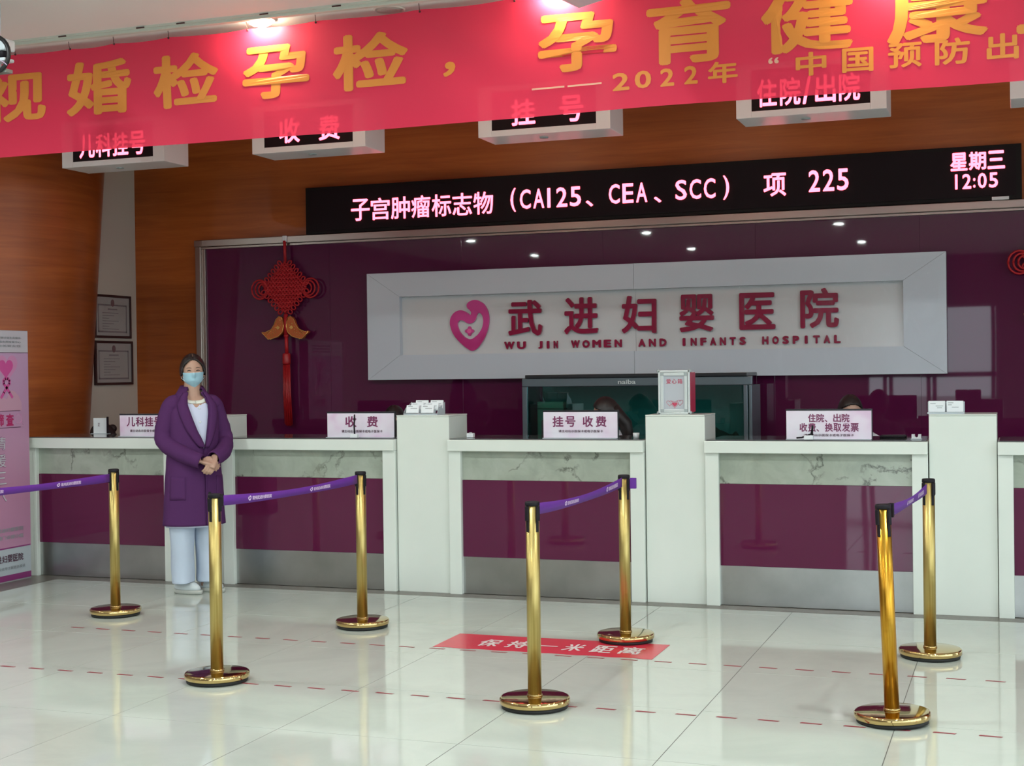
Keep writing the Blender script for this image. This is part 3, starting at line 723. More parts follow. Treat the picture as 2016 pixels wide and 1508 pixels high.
# donation box
dx0, dx1, dz0, dz1 = .815, 1.025, tb, tb + .288
db = thing('donation_box', 'aluminium edged clear fronted donation box on the middle-right pillar', 'box', (.92, .13, tb))
y0 = .07; y1 = .235
G().bb(dx0 + .008, dx1 - .008, y0 + .012, y1, dz0 + .008, dz1 - .008, .002).obj('box_body', 'boxpanel', db)
for (a, b, c, d) in ((dx0, dx0 + .014, dz0, dz1), (dx1 - .014, dx1, dz0, dz1), (dx0, dx1, dz0, dz0 + .014), (dx0, dx1, dz1 - .014, dz1)):
    G().bb(a, b, y0, y0 + .02, c, d, .003).obj('edge_profile', 'alumin', db)
for (a, b, c, d) in ((dx0 + .015, dx0 + .035, dz0 + .015, dz1 - .015), (dx1 - .037, dx1 - .017, dz0 + .015, dz1 - .015), (dx0 + .036, dx1 - .038, dz0 + .015, dz0 + .035), (dx0 + .036, dx1 - .038, dz1 - .035, dz1 - .015)):
    G().bb(a, b, y0 + .001, y0 + .013, c, d, .002).obj('door_frame', 'alumin', db)
for x in (dx0 + .0, dx1 - .0):
    for z_ in (dz0 + .004, dz1 - .004): G().ball((x, y0 + .010, max(z_, dz0 + .012)), .012, 10).obj('corner_cap', 'corner', db)
for x in (dx0 + .025, dx1 - .027):
    for z_ in (dz0 + .025, dz1 - .025): G().bb(x - .011, x + .011, y0 - .001, y0 + .002, z_ - .011, z_ + .011, .001).obj('corner_plate', 'corner', db)
G().bb(dx1 - .0075, dx1 + .002, y0 + .022, y1 - .002, dz0 + .014, dz1 - .014, .002).obj('side_panel', 'redside', db)
mpd = front(y0 + .012)
g = G()
for i, s in enumerate('爱心箱'): text(g, s, dx0 + .052 + i * .038, dx0 + .083 + i * .038, dz1 - .088, dz1 - .056, mpd, .01, w=.0004)
def heart(cx_, cz_, r): return [(cx_ + r * (16 * sin(a) ** 3) / 16, cz_ + r * (13 * cos(a) - 5 * cos(2 * a) - 2 * cos(3 * a) - cos(4 * a)) / 16) for a in [i * 2 * pi / 28 for i in range(28)]]
g.prism(heart(.922, tb + .066, .017), mpd, .0004, .001); g.obj('red_print', 'redprint', db)
g = G()
for hx, hz, hr in ((.922, tb + .068, .026), (.888, tb + .075, .020), (.957, tb + .078, .020)):
    pts = [Vector((a, y0 + .0112, b)) for a, b in heart(hx, hz, hr)]; g.tube(pts + [pts[0]], .0011, 4)
g.obj('heart_outline', 'redprint', db)
# gooseneck microphones
def mic(x, y, label, lie=False):
    z = HC + .0075
    t = thing('gooseneck_microphone', label, 'microphone', (x, y, z), group='small black microphones on the counters')
    G().bb(x - .028, x + .028, y - .02, y + .02, z, z + .028, .004).obj('base', 'card', t)
    if lie: pts = [(x + .02, y, z + .02), (x + .025, y - .01, z + .07), (x + .015, y - .01, z + .035), (x - .04, y - .01, z + .014), (x - .075, y - .01, z + .012)]
    else: pts = [(x, y, z + .02), (x - .003, y, z + .09), (x, y, z + .12)]
    G().tube(pts, .006, 8).obj('stem', 'plastic', t)
    if not lie: G().tube([(x, y, z + .12), (x + .001, y, z + .165)], [.008, .005], 8).obj('microphone_head', 'plastic', t)
    else: G().ball((x + .025, y - .01, z + .078), (.007, .007, .014), 8).obj('microphone_head', 'plastic', t)
mic(-1.365, .03, 'upright black gooseneck microphone on a clear base in front of the 收费 placard')
mic(1.79, .03, 'bent black gooseneck microphone in front of the two-line placard', True)
z = HC + .0075
def small(name, x, y, label, cat, build):
    t = thing(name, label, cat, (x, y, z)); build(t); return t
small('calling_button', -.535, .15, 'small white box on the middle counter beside the left pillar', 'box', lambda t: (G().bb(-.56, -.512, .13, .17, z, z + .030, .004).obj('case', 'card', t), G().lathe([(.01, 0), (.01, .006)], 12, (-.536, .15, z + .0295)).obj('button', 'corner', t)))
small('paper_cup', .64, .16, 'small pale cup on the middle counter beside the donation box pillar', 'cup', lambda t: (G().lathe([(.019, 0), (.0225, .034), (.0205, .034), (.017, .004)], 20, (.64, .16, z)).obj('cup_wall', 'card', t),))
def clip(t):
    u = [(2.405, z), (2.462, z), (2.462, z + .030), (2.445, z + .030), (2.443, z + .016), (2.434, z + .010), (2.425, z + .016), (2.423, z + .030), (2.405, z + .030)]
    G().prism(u, front(.17), 0, .03).obj('clip_body', 'card', t); G().bb(2.40, 2.468, .135, .175, z - .0004, z + .004, .001).obj('clip_base', 'cardholder', t)
small('card_clip', 2.434, .155, 'small white U shaped stand on the right counter next to the pillar', 'stand', clip)
small('calculator', 2.28, .34, 'flat dark device lying on the right counter beside the placard', 'calculator', lambda t: (G().bb(2.20, 2.36, .28, .40, z, z + .014, .004).obj('case', 'plastic', t), G().bb(2.21, 2.35, .37, .395, z + .013, z + .016).obj('display', 'glasssheet', t)))
# name stand behind left counter
t = thing('paper_stand', 'small white upright card at the left end of the leftmost counter', 'sign', (-3.98, .45, z))
G().bb(-3.905, -3.782, .515, .522, z, z + .125, .001).obj('sheet', 'card', t)
text(G(), '正', -3.862, -3.842, z + .06, z + .085, front(.515), .01, w=.0005).obj('print', 'smalltext', t)
G().bb(-3.775, -3.77, .505, .53, z, z + .135, .001).obj('post', 'acrylic_edge', t)
G().bb(-3.92, -3.765, .50, .545, z - .0004, z + .003).obj('foot', 'cardholder', t)

# ------------------------------------------------------------------ staff desk, monitors, stools behind the counter
dk = thing('staff_desk', 'long low work desk hidden behind the counter front', 'desk', (-.5, .85, 0))
G().bb(-4.1, 4.2, .56, .95, .72, .745, .003).obj('desk_top', 'desk', dk)
for x in (-4.0, -2.2, -.4, 1.4, 3.2): G().bb(x, x + .03, .58, .93, 0, .72).obj('side_panel', 'desk', dk)
def monitor(x, label):
    t = thing('monitor', label, 'monitor', (x, .66, .745), group='black monitors behind the counter placards')
    G().bb(x - .11, x + .11, .61, .77, .7455, .756, .003).obj('base', 'monitor', t)
    G().bb(x - .03, x + .03, .64, .66, .755, .95, .003).obj('neck', 'monitor', t)
    G().bb(x - .25, x + .25, .655, .685, .86, 1.165, .006).obj('screen_back', 'monitor', t)
for x, l in ((-1.47, 'black monitor on the desk left of the card rack pillar'), (.06, 'black monitor on the desk before the aquarium'), (1.80, 'black monitor behind the two-line placard')): monitor(x, l)

# ------------------------------------------------------------------ aquarium
aq = thing('aquarium', 'large grey framed aquarium with teal water behind the middle counter', 'aquarium', (.25, 1.8, 0))
ax0, ax1, ay0, ay1 = -.665, 1.157, 1.60, 2.02
G().bb(ax0, ax1, ay0, ay1, 0, .80, .006).obj('cabinet', 'aqframe', aq)
G().bb(ax0, ax1, ay0, ay0 + .05, 1.392, 1.458, .006).obj('header', 'aqframe', aq)
G().bb(-.635, 1.122, ay0 - .01, ay1, 1.4585, 1.486, .004).obj('lid', 'aqlid', aq)
for a, b in ((ax0, ax0 + .040), (1.092, 1.124), (1.132, ax1)):
    G().bb(a, b, ay0, ay0 + .04, .80, 1.392, .005).obj('upright', 'aqframe', aq)
G().bb(ax0 + .041, ax1 - .03, ay1 - .03, ay1, .80, 1.392).obj('back_panel', 'aqback', aq)
G().bb(ax0 + .005, ax0 + .02, ay0 + .042, ay1 - .031, .80, 1.392).obj('side_panel', 'aqframe', aq)
G().bb(ax1 - .02, ax1 - .005, ay0 + .042, ay1 - .031, .80, 1.392).obj('side_panel', 'aqframe', aq)
m = mat('water_glass', (.25, .62, .62), .01, spec=.5); n = N(m)
out = n.t.nodes['Material Output']; gl = n.add('ShaderNodeBsdfGlossy'); gl.inputs[1].default_value = .01; gl.inputs[0].default_value = (.9, .95, 1, 1)
tr = n.add('ShaderNodeBsdfTransparent'); tr.inputs[0].default_value = (.60, .86, .84, 1); mx = n.add('ShaderNodeMixShader')
fz_ = n.add('ShaderNodeFresnel'); fz_.inputs[0].default_value = 1.6; n.ln(fz_.outputs[0], mx.inputs[0]); n.ln(tr.outputs[0], mx.inputs[1]); n.ln(gl.outputs[0], mx.inputs[2]); n.ln(mx.outputs[0], out.inputs[0]); M['waterglass'] = m
G().bb(ax0 + .041, 1.091, ay0 + .012, ay0 + .018, .80, 1.391).obj('front_glass', 'waterglass', aq)
G().bb(ax0 + .05, 1.08, ay0 + .03, ay1 - .035, .80, .86).obj('gravel', 'rock', aq)
for i, (x, y, r) in enumerate([(-.52, 1.85, .10), (-.38, 1.9, .07), (.82, 1.85, .13), (.98, 1.8, .11), (.68, 1.9, .08), (.2, 1.9, .07)]):
    b = bmesh.new(); bmesh.ops.create_icosphere(b, subdivisions=3, radius=1)
    for v_ in b.verts:
        d = 1 + .35 * noise.noise(v_.co * 2 + Vector((i * 5, 0, 0))); v_.co = Vector((x + v_.co.x * r * d, y + v_.co.y * r * .7 * d, .86 + max(v_.co.z, -.3) * r * 1.5 * d))
    G().bm(b, True).obj('rock', 'rock', aq)
G().bb(-.60, -.38, 1.78, 1.86, .86, 1.27, .004).obj('filter_box', 'cardboard', aq)
G().bb(-.605, -.375, 1.775, 1.865, 1.21, 1.218).obj('filter_seam', 'rock', aq)
text(G(), 'naiba', .122, .262, 1.408, 1.442, front(ay0), .012, w=.0005, wd=.004).obj('raised_lettering', 'alumin', aq)

# ------------------------------------------------------------------ certificates on the plaster wall
def cert(ya, yb_, za, zb, label):
    t = thing('framed_certificate', label, 'certificate', (-4.65, (ya + yb_) / 2, za), group='framed certificates on the plaster wall')
    X = -4.648; w_ = .022
    mpp = lambda u, v, w: Vector((X + w, u, v))
    for (a, b, c, d) in ((ya, ya + w_, za, zb), (yb_ - w_, yb_, za, zb), (ya + w_, yb_ - w_, za, za + w_), (ya + w_, yb_ - w_, zb - w_, zb)):
        G().bb(X, X + .022, a, b, c, d, .002).obj('frame_rail', 'wood_dark', t)
    G().bb(X + .001, X + .012, ya + w_, yb_ - w_, za + w_, zb - w_).obj('paper', 'cert', t)
    ym = (ya + yb_) / 2; g = G()
    bx0, bx1, bz0, bz1 = ya + .055, yb_ - .06, za + .05, zb - .085
    for a, b, c, d in ((bx0, bx1, bz0, bz0 + .014), (bx0, bx1, bz1 - .014, bz1), (bx0, bx0 + .014, bz0, bz1), (bx1 - .014, bx1, bz0, bz1)):
        g.prism([(a, c), (b, c), (b, d), (a, d)], mpp, .0121, .0126)
    g.prism([(ym - .07, zb - .135), (ym + .07, zb - .135), (ym + .07, zb - .122), (ym - .07, zb - .122)], mpp, .0121, .0126)
    for i in range(7):
        l = .17 - .05 * ((i * 7) % 3); zc = zb - .165 - i * .024
        g.prism([(ym - .15, zc), (ym - .15 + l * 1.4, zc), (ym - .15 + l * 1.4, zc + .006), (ym - .15, zc + .006)], mpp, .0121, .0126)
    g.obj('print', 'certprint', t)
    g = G(); g.prism([(ym + .027 * cos(a), zb - .072 + .033 * sin(a)) for a in [i * 2 * pi / 20 for i in range(20)]], mpp, .0127, .0132); g.obj('emblem', 'emblem', t)
cert(1.545, 2.09, 1.862, 2.250, 'upper of two framed certificates on the narrow plaster wall')
cert(1.545, 2.108, 1.442, 1.838, 'lower of two framed certificates on the narrow plaster wall')

# ------------------------------------------------------------------ poster cabinet at the left edge
PW, PH, PXX = .80, 1.872, -4.035
# u grows to the right edge (PW) = far end; w outwards (+X)
pmap = lambda u, v, w: Vector((PXX + w, -.10 - (PW - u), v))
po = thing('poster_stand', 'tall pink ribbon health poster on a free standing cabinet at the left edge', 'poster', (PXX, -.5, 0))
def prect(g, a, b, c, d, w0, w1): return g.prism([(a, c), (b, c), (b, d), (a, d)], pmap, w0, w1)
prect(G(), 0, PW, .0, PH, -.10, -.001).obj('cabinet', 'posteredge', po)
prect(G(), .004, PW - .004, .25, 1.706, 0, .004).obj('poster_field', 'poster', po)
prect(G(), .004, PW - .004, 1.7065, PH - .003, 0, .004).obj('header_band', 'posterwhite', po)
prect(G(), .004, PW - .004, .056, .2495, 0, .004).obj('footer_band', 'postergrey', po)
prect(G(), .004, PW - .004, .012, .0555, 0, .004).obj('purple_band', 'posterpurple', po)
g = G(); prect(g, .004, PW - .004, 1.704, 1.708, .004, .0055); g.obj('rule_line', 'smalltext', po)
prect(G(), .15, PW - .10, 1.270, 1.274, .004, .0055).obj('rule_line', 'smalltext', po)
prect(G(), .15, PW - .10, 1.146, 1.150, .004, .0055).obj('rule_line', 'smalltext', po)
prect(G(), .004, PW - .012, .250, .260, .004, .0055).obj('band_edge', 'posterpurple', po)
g = G()
for i, t_ in enumerate(['武进区妇幼保健计划生育服务', '乳腺癌宫颈癌免费检查中心', '健康筛查关爱女性']): text(g, t_, .30, PW - .085, 1.808 - i * .030, 1.824 - i * .030, pmap, .008, w=.0052)
for i, t_ in enumerate(['常州市武进妇婴医院', '妇幼保健门诊部小组']): text(g, t_, .28, PW - .09, .375 - i * .054, .405 - i * .054, pmap, .012, w=.0052)
g.obj('small_print', 'greyprint', po)['kind'] = 'stuff'
for i, t_ in enumerate('武进妇婴医院'): text(G(), t_, .35 + i * .060, .405 + i * .060, .150, .205, pmap, .018, w=.0052).obj('character', 'smalltext', po)
g = G(); text(g, '扫码关注公众号了解更多资讯', .30, PW - .075, .095, .118, pmap, .014, w=.0052); g.obj('footer_print', 'greyprint', po)['kind'] = 'stuff'
hx = PW - .25
g = G(); g.prism(heart(hx + .01, 1.60, .115), pmap, .0042, .0048); g.obj('soft_heart', 'postersoft', po)
g = G(); g.prism(heart(hx - .005, 1.592, .080), pmap, .0050, .0056); g.obj('heart', 'posterpink', po)
g = G(); g.prism([(.25, 1.274), (PW - .085, 1.274), (PW - .085, 1.33), (PW - .12, 1.385), (PW - .17, 1.42), (PW - .215, 1.425), (hx - .0, 1.36), (hx - .1, 1.40), (.3, 1.39)], pmap, .0042, .005); g.obj('cupped_hand', 'posterskin', po)
rib = [(hx + .062, 1.372), (hx + .03, 1.41), (hx, 1.445), (hx - .032, 1.475), (hx - .033, 1.498), (hx - .012, 1.514), (hx + .012, 1.514), (hx + .033, 1.498), (hx + .032, 1.475), (hx, 1.445), (hx - .03, 1.41), (hx - .062, 1.372)]
g = G()
for a, b in zip(rib[:-1], rib[1:]):
    d = Vector((b[0] - a[0], b[1] - a[1])).normalized(); nn = Vector((-d.y, d.x)) * .011; a = Vector(a) - d * .004; b = Vector(b) + d * .004
    g.prism([tuple(a + nn), tuple(a - nn), tuple(b - nn), tuple(b + nn)], pmap, .0058, .0064)
g.obj('ribbon', 'posterpink', po)
for t_, a in (('查', PW - .262), ('筛', PW - .37)): text(G(), t_, a, a + .085, 1.162, 1.252, pmap, .03, w=.0052).obj('character', 'posterdeep', po)
g = G(); pts = [pmap(PW - .122 + .038 * cos(a), 1.212 + .036 * sin(a), .005) for a in [i * 2 * pi / 24 for i in range(25)]]; g.tube(pts, .0022, 5); g.tube([pmap(PW - .092, 1.186, .005), pmap(PW - .070, 1.166, .005)], .0022, 5); g.obj('magnifier_print', 'postersoft', po)
for i, t_ in enumerate('情暖三八'):
    text(G(), t_, PW - .40, PW - .268, .985 - i * .128, 1.085 - i * .128, pmap, .022, w=.0052).obj('character_outline', 'posterpurple', po)
    text(G(), t_, PW - .395, PW - .273, .988 - i * .128, 1.082 - i * .128, pmap, .006, w=.0085).obj('character', 'posterwhite', po)

# ------------------------------------------------------------------ floor sticker and dashed lines
st = thing('floor_sticker', 'red rectangular floor sticker reading 保持一米距离', 'floor sticker', (.6, -1.55, 0))
g = G(); ed = [(-.032, -1.345), (1.213, -1.345)]
bot = [(1.213 - 1.245 * i / 24, -1.752 + (.010 * (((i // 2) % 2)) if 0 < i < 24 else 0)) for i in range(25)]
g.prism(ed + bot, lambda u, v, w: Vector((u, v, w)), .0006, .0016); g.obj('sticker_sheet', 'matred', st)
fm = lambda u, v, w: Vector((u, v, .0018 + w))
chars([(*q_, .024) for q_ in [('保', .18, .30, -1.66, -1.47), ('持', .345, .465, -1.66, -1.47), ('一', .52, .635, -1.575, -1.553), ('米', .675, .785, -1.66, -1.47), ('距', .835, .955, -1.66, -1.47), ('离', .99, 1.115, -1.66, -1.47)]], fm, 'matprint', st)
def dashes(xa, xb, y, label):
    t = thing('dashed_floor_line', label, 'floor marking', (xa, y, 0), group='dark red dashed lines on the floor')
    n_ = int((xb - xa) / .1815); base = None
    for i in range(n_):
        if base is None:
            base = G().prism([(0, -.013), (.088, -.017), (.094, -.006), (.006, .002)], lambda u, v, w: Vector((xa + u, y + v, w)), .0004, .0014).obj('dash', 'dash', t); c = base
        else: c = base.copy(); COL.objects.link(c); c.parent = t
        c.location.x = i * .1815
dashes(-2.395, 4.0, -1.782, 'dashed red line on the floor nearer the counter, under the red sticker edge')
dashes(-3.85, 4.0, -2.848, 'dashed red line on the floor nearer the camera')

# ------------------------------------------------------------------ stanchions
def stanchion(x, y, label, gold='gold', lean=0.0, rz=0.0):
    rz = atan2(-8.934 - y, 3.032 - x) + pi / 4 - .12 + rz * .25
    t = thing('queue_post', label, 'stanchion', (x, y, 0), 0.0 if lean else rz, 'gold queue barrier posts', lean)
    L = Matrix.Identity(4)
    def part(g, nm, mt): return g.obj(nm, mt, t, world=False)
    part(G().lathe([(.140, .0005), (.150, .002), (.152, .016), (.146, .020)], 56), 'rubber_foot', 'rubber')
    part(G().lathe([(.155, .0195), (.160, .022), (.160, .042), (.156, .0475), (.150, .049), (.06, .051), (.034, .052)], 64), 'weighted_base', 'gold_disc')
    part(G().lathe([(.036, .0515), (.035, .058), (.0325, .062)], 40), 'pole_collar', 'gold_disc')
    part(G().lathe([(.0312, .053), (.0312, .912)], 44), 'pole', gold)
    part(G().lathe([(.0325, .912), (.0335, .914), (.0335, .926), (.030, .931), (.026, .9312), (.0255, .9285)], 36), 'cap', 'plastic')
    for k in range(4):
        a = k * pi / 2 + .12 + (rz if lean else 0); R_ = Matrix.Rotation(a, 3, 'Z')
        g = G(); g.box(R_ @ Vector((.0300, 0, .853)), (.006, .016, .118), .002, R_); g.box(R_ @ Vector((.0345, 0, .877)), (.011, .018, .066), .003, R_)
        part(g, 'belt_slot', 'plastic')
    return t
stanchion(-2.395, -1.341, 'gold queue post at far left, back row, belt running off the left edge', rz=.1)
stanchion(-.729, -2.846, 'gold queue post in the front row in front of the standing woman', rz=.3)
stanchion(-.680, -1.296, 'gold queue post in the back row right of the standing woman', rz=.15)
stanchion(.960, -2.909, 'gold queue post in the front row at the picture centre', rz=-.1)
stanchion(.947, -1.290, 'gold queue post in the back row standing at the red floor sticker', rz=.1)
stanchion(2.512, -2.725, 'leaning copper-gold queue post, frontmost at the right', 'copper', lean=-.033, rz=.0)
stanchion(2.586, -1.285, 'gold queue post in the back row at the right, behind the leaning one', rz=-.2)
stanchion(-2.40, -2.87, 'gold queue post in the front row outside the left frame edge', rz=.1)
def belt(a, b, label, marks, sag=.018, lean=0.0):
    a = Vector(a); b = Vector(b); d = (b - a); L = Vector((d.x, d.y, 0)).length; dn = Vector((d.x, d.y, 0)).normalized(); nn = Vector((dn.y, -dn.x, 0))
    t = thing('barrier_belt', label, 'barrier belt', (a + b) / 2, group='purple retractable barrier belts')
    def mp_(u, v, w):
        q = u / L; p = a + d * q; p.z += -sag * 4 * q * (1 - q) + v * (1 - .25 * sin(pi * q) ** 2)
        tw = .003 * sin(q * pi) * v / .026
        return p + nn * (w + tw)
    n_ = 24; g = G(); v = []; f = []
    for i in range(n_ + 1):
        u = L * i / n_
        v += [mp_(u, -.026, -.0006), mp_(u, .026, -.0006), mp_(u, .026, .0006), mp_(u, -.026, .0006)]
    for i in range(n_):
        for k in range(4): p = i * 4; f.append((p + k, p + (k + 1) % 4, p + 4 + (k + 1) % 4, p + 4 + k))
    f += [(0, 1, 2, 3), (n_ * 4 + 3, n_ * 4 + 2, n_ * 4 + 1, n_ * 4)]
    g.raw(v, f, True); g.obj('webbing', 'belt', t)
    G().box(a + dn * .012, (.020, .024, .062), .003, Matrix.Rotation(atan2(d.y, d.x), 3, 'Z')).obj('end_clip', 'plastic', t)
    for u0 in marks:
        for sgn in (1,):
            g = G(); text(g, '常州武进妇婴医院', u0 + .045, u0 + .235, -.012, .012, lambda u, v, w: mp_(u, v, .0012 + w), .03)
            for i in range(28 - 1):
                pass
            hs = [(u0 + .020 + (x - 750) / 260 * .030, -(y - 540) / 330 * .030) for x, y in LO[::2]]
            hh_ = [(u0 + .020 + (x - 750) / 260 * .028, -(y - 560) / 330 * .026) for x, y in LH[::2]]
            q = curve2d(hs, [hh_], lambda u, v, w: mp_(u, v, .0012 + w), 0, .0004)
            g.raw(q.v, q.f); g.obj('printed_mark', 'beltprint', t)
belt((-2.40, -2.83, .885), (-2.395, -1.385, .876), 'purple belt running off the left edge to the far left post', [.22, .92], .008)
belt((-.727, -2.805, .893), (-.682, -1.338, .888), 'purple belt with white print right of the standing woman', [.26, .90])
belt((.959, -2.866, .892), (.948, -1.333, .893), 'purple belt between the two centre posts', [.45, 1.20], .022)
belt((2.512, -2.698, .902), (2.580, -1.330, .882), 'short looking purple belt between the two right posts', [.55, .98], .012)
t = thing('belt_end', 'purple belt end sticking out right of the back centre post', 'belt end', (.99, -1.29, .88))
G().bb(.984, 1.020, -1.305, -1.287, .855, .915, .003).obj('clip', 'belt', t)
t.location = (.99, -1.29, .88)

# ------------------------------------------------------------------ people
def headpt(th, ph, off=0.0, R=(.074, .092, .112)):
    """analytic head surface; th polar from crown, ph azimuth with 0 = face direction (-Y)"""
    sx, sy, sz = sin(th) * sin(ph), -sin(th) * cos(ph), cos(th)
    x = R[0] * sx; y = R[1] * sy; z = R[2] * sz
    if z < 0:                                   # narrow jaw and chin
        q = min(1, -z / R[2]); x *= 1 - .30 * q ** 1.6; y = y * (1 - .22 * q) - .012 * q * (1 if sy < 0 else -.6)
    if sy < 0:
        fr_ = max(0, -sy)
        y += .004 * exp(-((z - .012) / .016) ** 2) * fr_ * (exp(-((abs(x) - .030) / .014) ** 2)) * 1.6      # eye sockets
        y -= .020 * exp(-(x / .011) ** 2) * exp(-((z + .022) / .017) ** 2) * fr_                            # nose tip
        y -= .008 * exp(-(x / .008) ** 2) * exp(-((z + .002) / .020) ** 2) * fr_
        y -= .005 * exp(-(x / .02) ** 2) * exp(-((z + .055) / .010) ** 2) * fr_                             # lips
        y -= .004 * exp(-((abs(x) - .038) / .016) ** 2) * exp(-((z + .018) / .018) ** 2) * fr_              # cheeks
    nrm = Vector((sx / R[0], sy / R[1], sz / R[2])).normalized()
    return Vector((x, y, z)) + nrm * off
def head_geo(T, n1=44, n2=56):
    g = G(); rings = []
    for i in range(1, n1):
        th = pi * i / n1; rings.append([T @ headpt(th, 2 * pi * j / n2) for j in range(n2)])
    g.loft(rings, True, True); return g
def patch(T, cond, off, thick, n1=60, n2=84, wave=None):
    """shell over part of the head, cond(x,z,y) picks it"""
    g = G(); idx = {}; v = []; f = []
    def vid(i, j):
        j %= n2
        if (i, j) not in idx:
            p = headpt(pi * i / n1, 2 * pi * j / n2, off + (wave(i / n1 * pi, 2 * pi * j / n2) if wave else 0)); idx[(i, j)] = len(v); v.append(T @ p)
        return idx[(i, j)]
    for i in range(0, n1):
        for j in range(n2):
            c = headpt(pi * (i + .5) / n1, 2 * pi * (j + .5) / n2)
            if cond(c): f.append((vid(i, j), vid(i + 1, j), vid(i + 1, j + 1), vid(i, j + 1)))
    g.raw(v, f, True); return g
def solid(o, th, off=1):
    md = o.modifiers.new('s', 'SOLIDIFY'); md.thickness = th; md.offset = off; return o
def subd(o, l=1):
    md = o.modifiers.new('sub', 'SUBSURF'); md.levels = l; md.render_levels = l; return o
def hand(g, T, curl=1.0, side=1):
    """palm and five fingers; local: wrist at 0, fingers towards +X, palm facing -Z, thumb to +Y*side"""
    tp = lambda p: T @ Vector(p)
    g.tube([tp((-.03, 0, 0)), tp((0, 0, 0)), tp((.03, .0, 0)), tp((.065, 0, -.002)), tp((.085, 0, -.004))], [.020, .024, .034, .038, .034], 12, flat=.5)
    for k, (yy, ln_) in enumerate([(.027, .070), (.009, .078), (-.009, .072), (-.027, .056)]):
        yy *= side; c = .55 * curl; p = Vector((.078, yy, -.002)); pts = [p - Vector((.02, 0, 0)), p]; a = 0
        for sgm in (.45, .32, .23):
            a += c; p = p + Vector((cos(a), 0, -sin(a))) * ln_ * sgm; pts.append(p.copy())
        g.tube([tp(q) for q in pts], [.0085, .0095, .0088, .0080, .0065], 8)
    g.tube([tp((.012, .018 * side, -.004)), tp((.035, .040 * side, -.010)), tp((.058, .050 * side, -.018)), tp((.078, .046 * side, -.024))], [.012, .0115, .0095, .0075], 8)
def remesh_obj(g, name, material, parent, vox):
    o = g.obj(name, material, parent); md = o.modifiers.new('r', 'REMESH'); md.mode = 'VOXEL'; md.voxel_size = vox; md.use_smooth_shade = True
    bpy.context.view_layer.update()
    me = bpy.data.meshes.new_from_object(o.evaluated_get(bpy.context.evaluated_depsgraph_get()))
    o.modifiers.clear(); o.data = me
    if not me.materials: me.materials.append(M[material])
    md = o.modifiers.new('sm', 'SMOOTH'); md.factor = .5; md.iterations = 2
    return o
def TR(loc, rz=0, rx=0, ry=0): return Matrix.Translation(loc) @ Matrix.Rotation(rz, 4, 'Z') @ Matrix.Rotation(rx, 4, 'X') @ Matrix.Rotation(ry, 4, 'Y')

# ---- standing woman in purple coat
PX, PY = -2.405, -.40
RB = radians(50)
woman = thing('person', 'standing woman in long purple coat, white tunic and blue face mask, hands clasped', 'person', (PX, PY, 0))
B = TR((PX, PY, 0), RB)                       # body frame: faces -Y local
tp = lambda x, y, z: B @ Vector((x, y, z))
Hd = TR(tp(.0, -.012, 1.545), radians(37), radians(2), radians(-2))
g = head_geo(Hd)
g.tube([tp(0, .015, 1.33), tp(0, .008, 1.40), tp(0, .0, 1.47), tp(0, -.004, 1.52)], [.074, .060, .055, .054], 16)
ringt = lambda z, a, b, cy=0.0, n=24: [tp(a * cos(2 * pi * k / n), cy + b * sin(2 * pi * k / n), z) for k in range(n)]
g.loft([ringt(.78, .145, .10), ringt(.88, .155, .105), ringt(1.0, .125, .09), ringt(1.12, .130, .095), ringt(1.25, .150, .095), ringt(1.33, .155, .075), ringt(1.375, .08, .05)])
# legs
LEG = [(-.085, 0), (.085, 0)]
for sx in (-1, 1):
    g.tube([tp(sx * .080, 0, .82), tp(sx * .082, 0, .70), tp(sx * .082, -.005, .48), tp(sx * .080, .005, .30), tp(sx * .078, .01, .10), tp(sx * .078, .01, .04)], [.085, .080, .055, .055, .036, .034], 14)
    fx_ = -.075 if sx < 0 else .095; fa = radians(36 if sx < 0 else 30); g.tube([tp(fx_ - .04 * sin(fa), .04 * cos(fa), .045), tp(fx_ + .03 * sin(fa), -.03 * cos(fa), .042), tp(fx_ + .08 * sin(fa), -.08 * cos(fa), .034)], [.024, .026, .018], 12)
# arms: shoulder, elbow, wrist in body frame
HC_ = (.062, -.235, .905)
armR = [(-.148, .0, 1.318), (-.188, .015, 1.20), (-.205, .0, 1.07), (-.125, -.115, .985), (-.020, -.200, .930)]   # viewer left
armL = [(.148, .0, 1.318), (.192, .01, 1.20), (.222, -.01, 1.065), (.175, -.115, .985), (.085, -.190, .945)]
for arm in (armR, armL):
    g.tube([tp(*p) for p in arm], [.052, .044, .038, .032, .025], 12)
def handT(p, d, palm):
    d = Vector(d).normalized(); zz = -Vector(palm).normalized(); zz = (zz - d * zz.dot(d)).normalized(); yy = zz.cross(d)
    m_ = Matrix((( d.x, yy.x, zz.x, p[0]), (d.y, yy.y, zz.y, p[1]), (d.z, yy.z, zz.z, p[2]), (0, 0, 0, 1))); return B @ m_
hand(g, handT((-.012, -.205, .925), (1, -.25, -.30), (.05, 1, -.2)), .7, 1)
hand(g, handT((.085, -.205, .945), (-.50, -.42, -.72), (-.2, .95, -.4)), 1.15, -1)
# ears
for sx in (-1, 1): g.ball(Hd @ Vector((sx * .077, .010, -.012)), (.010, .018, .030), 10, Hd.to_3x3())
body = remesh_obj(g, 'body', 'skin', woman, .0048)
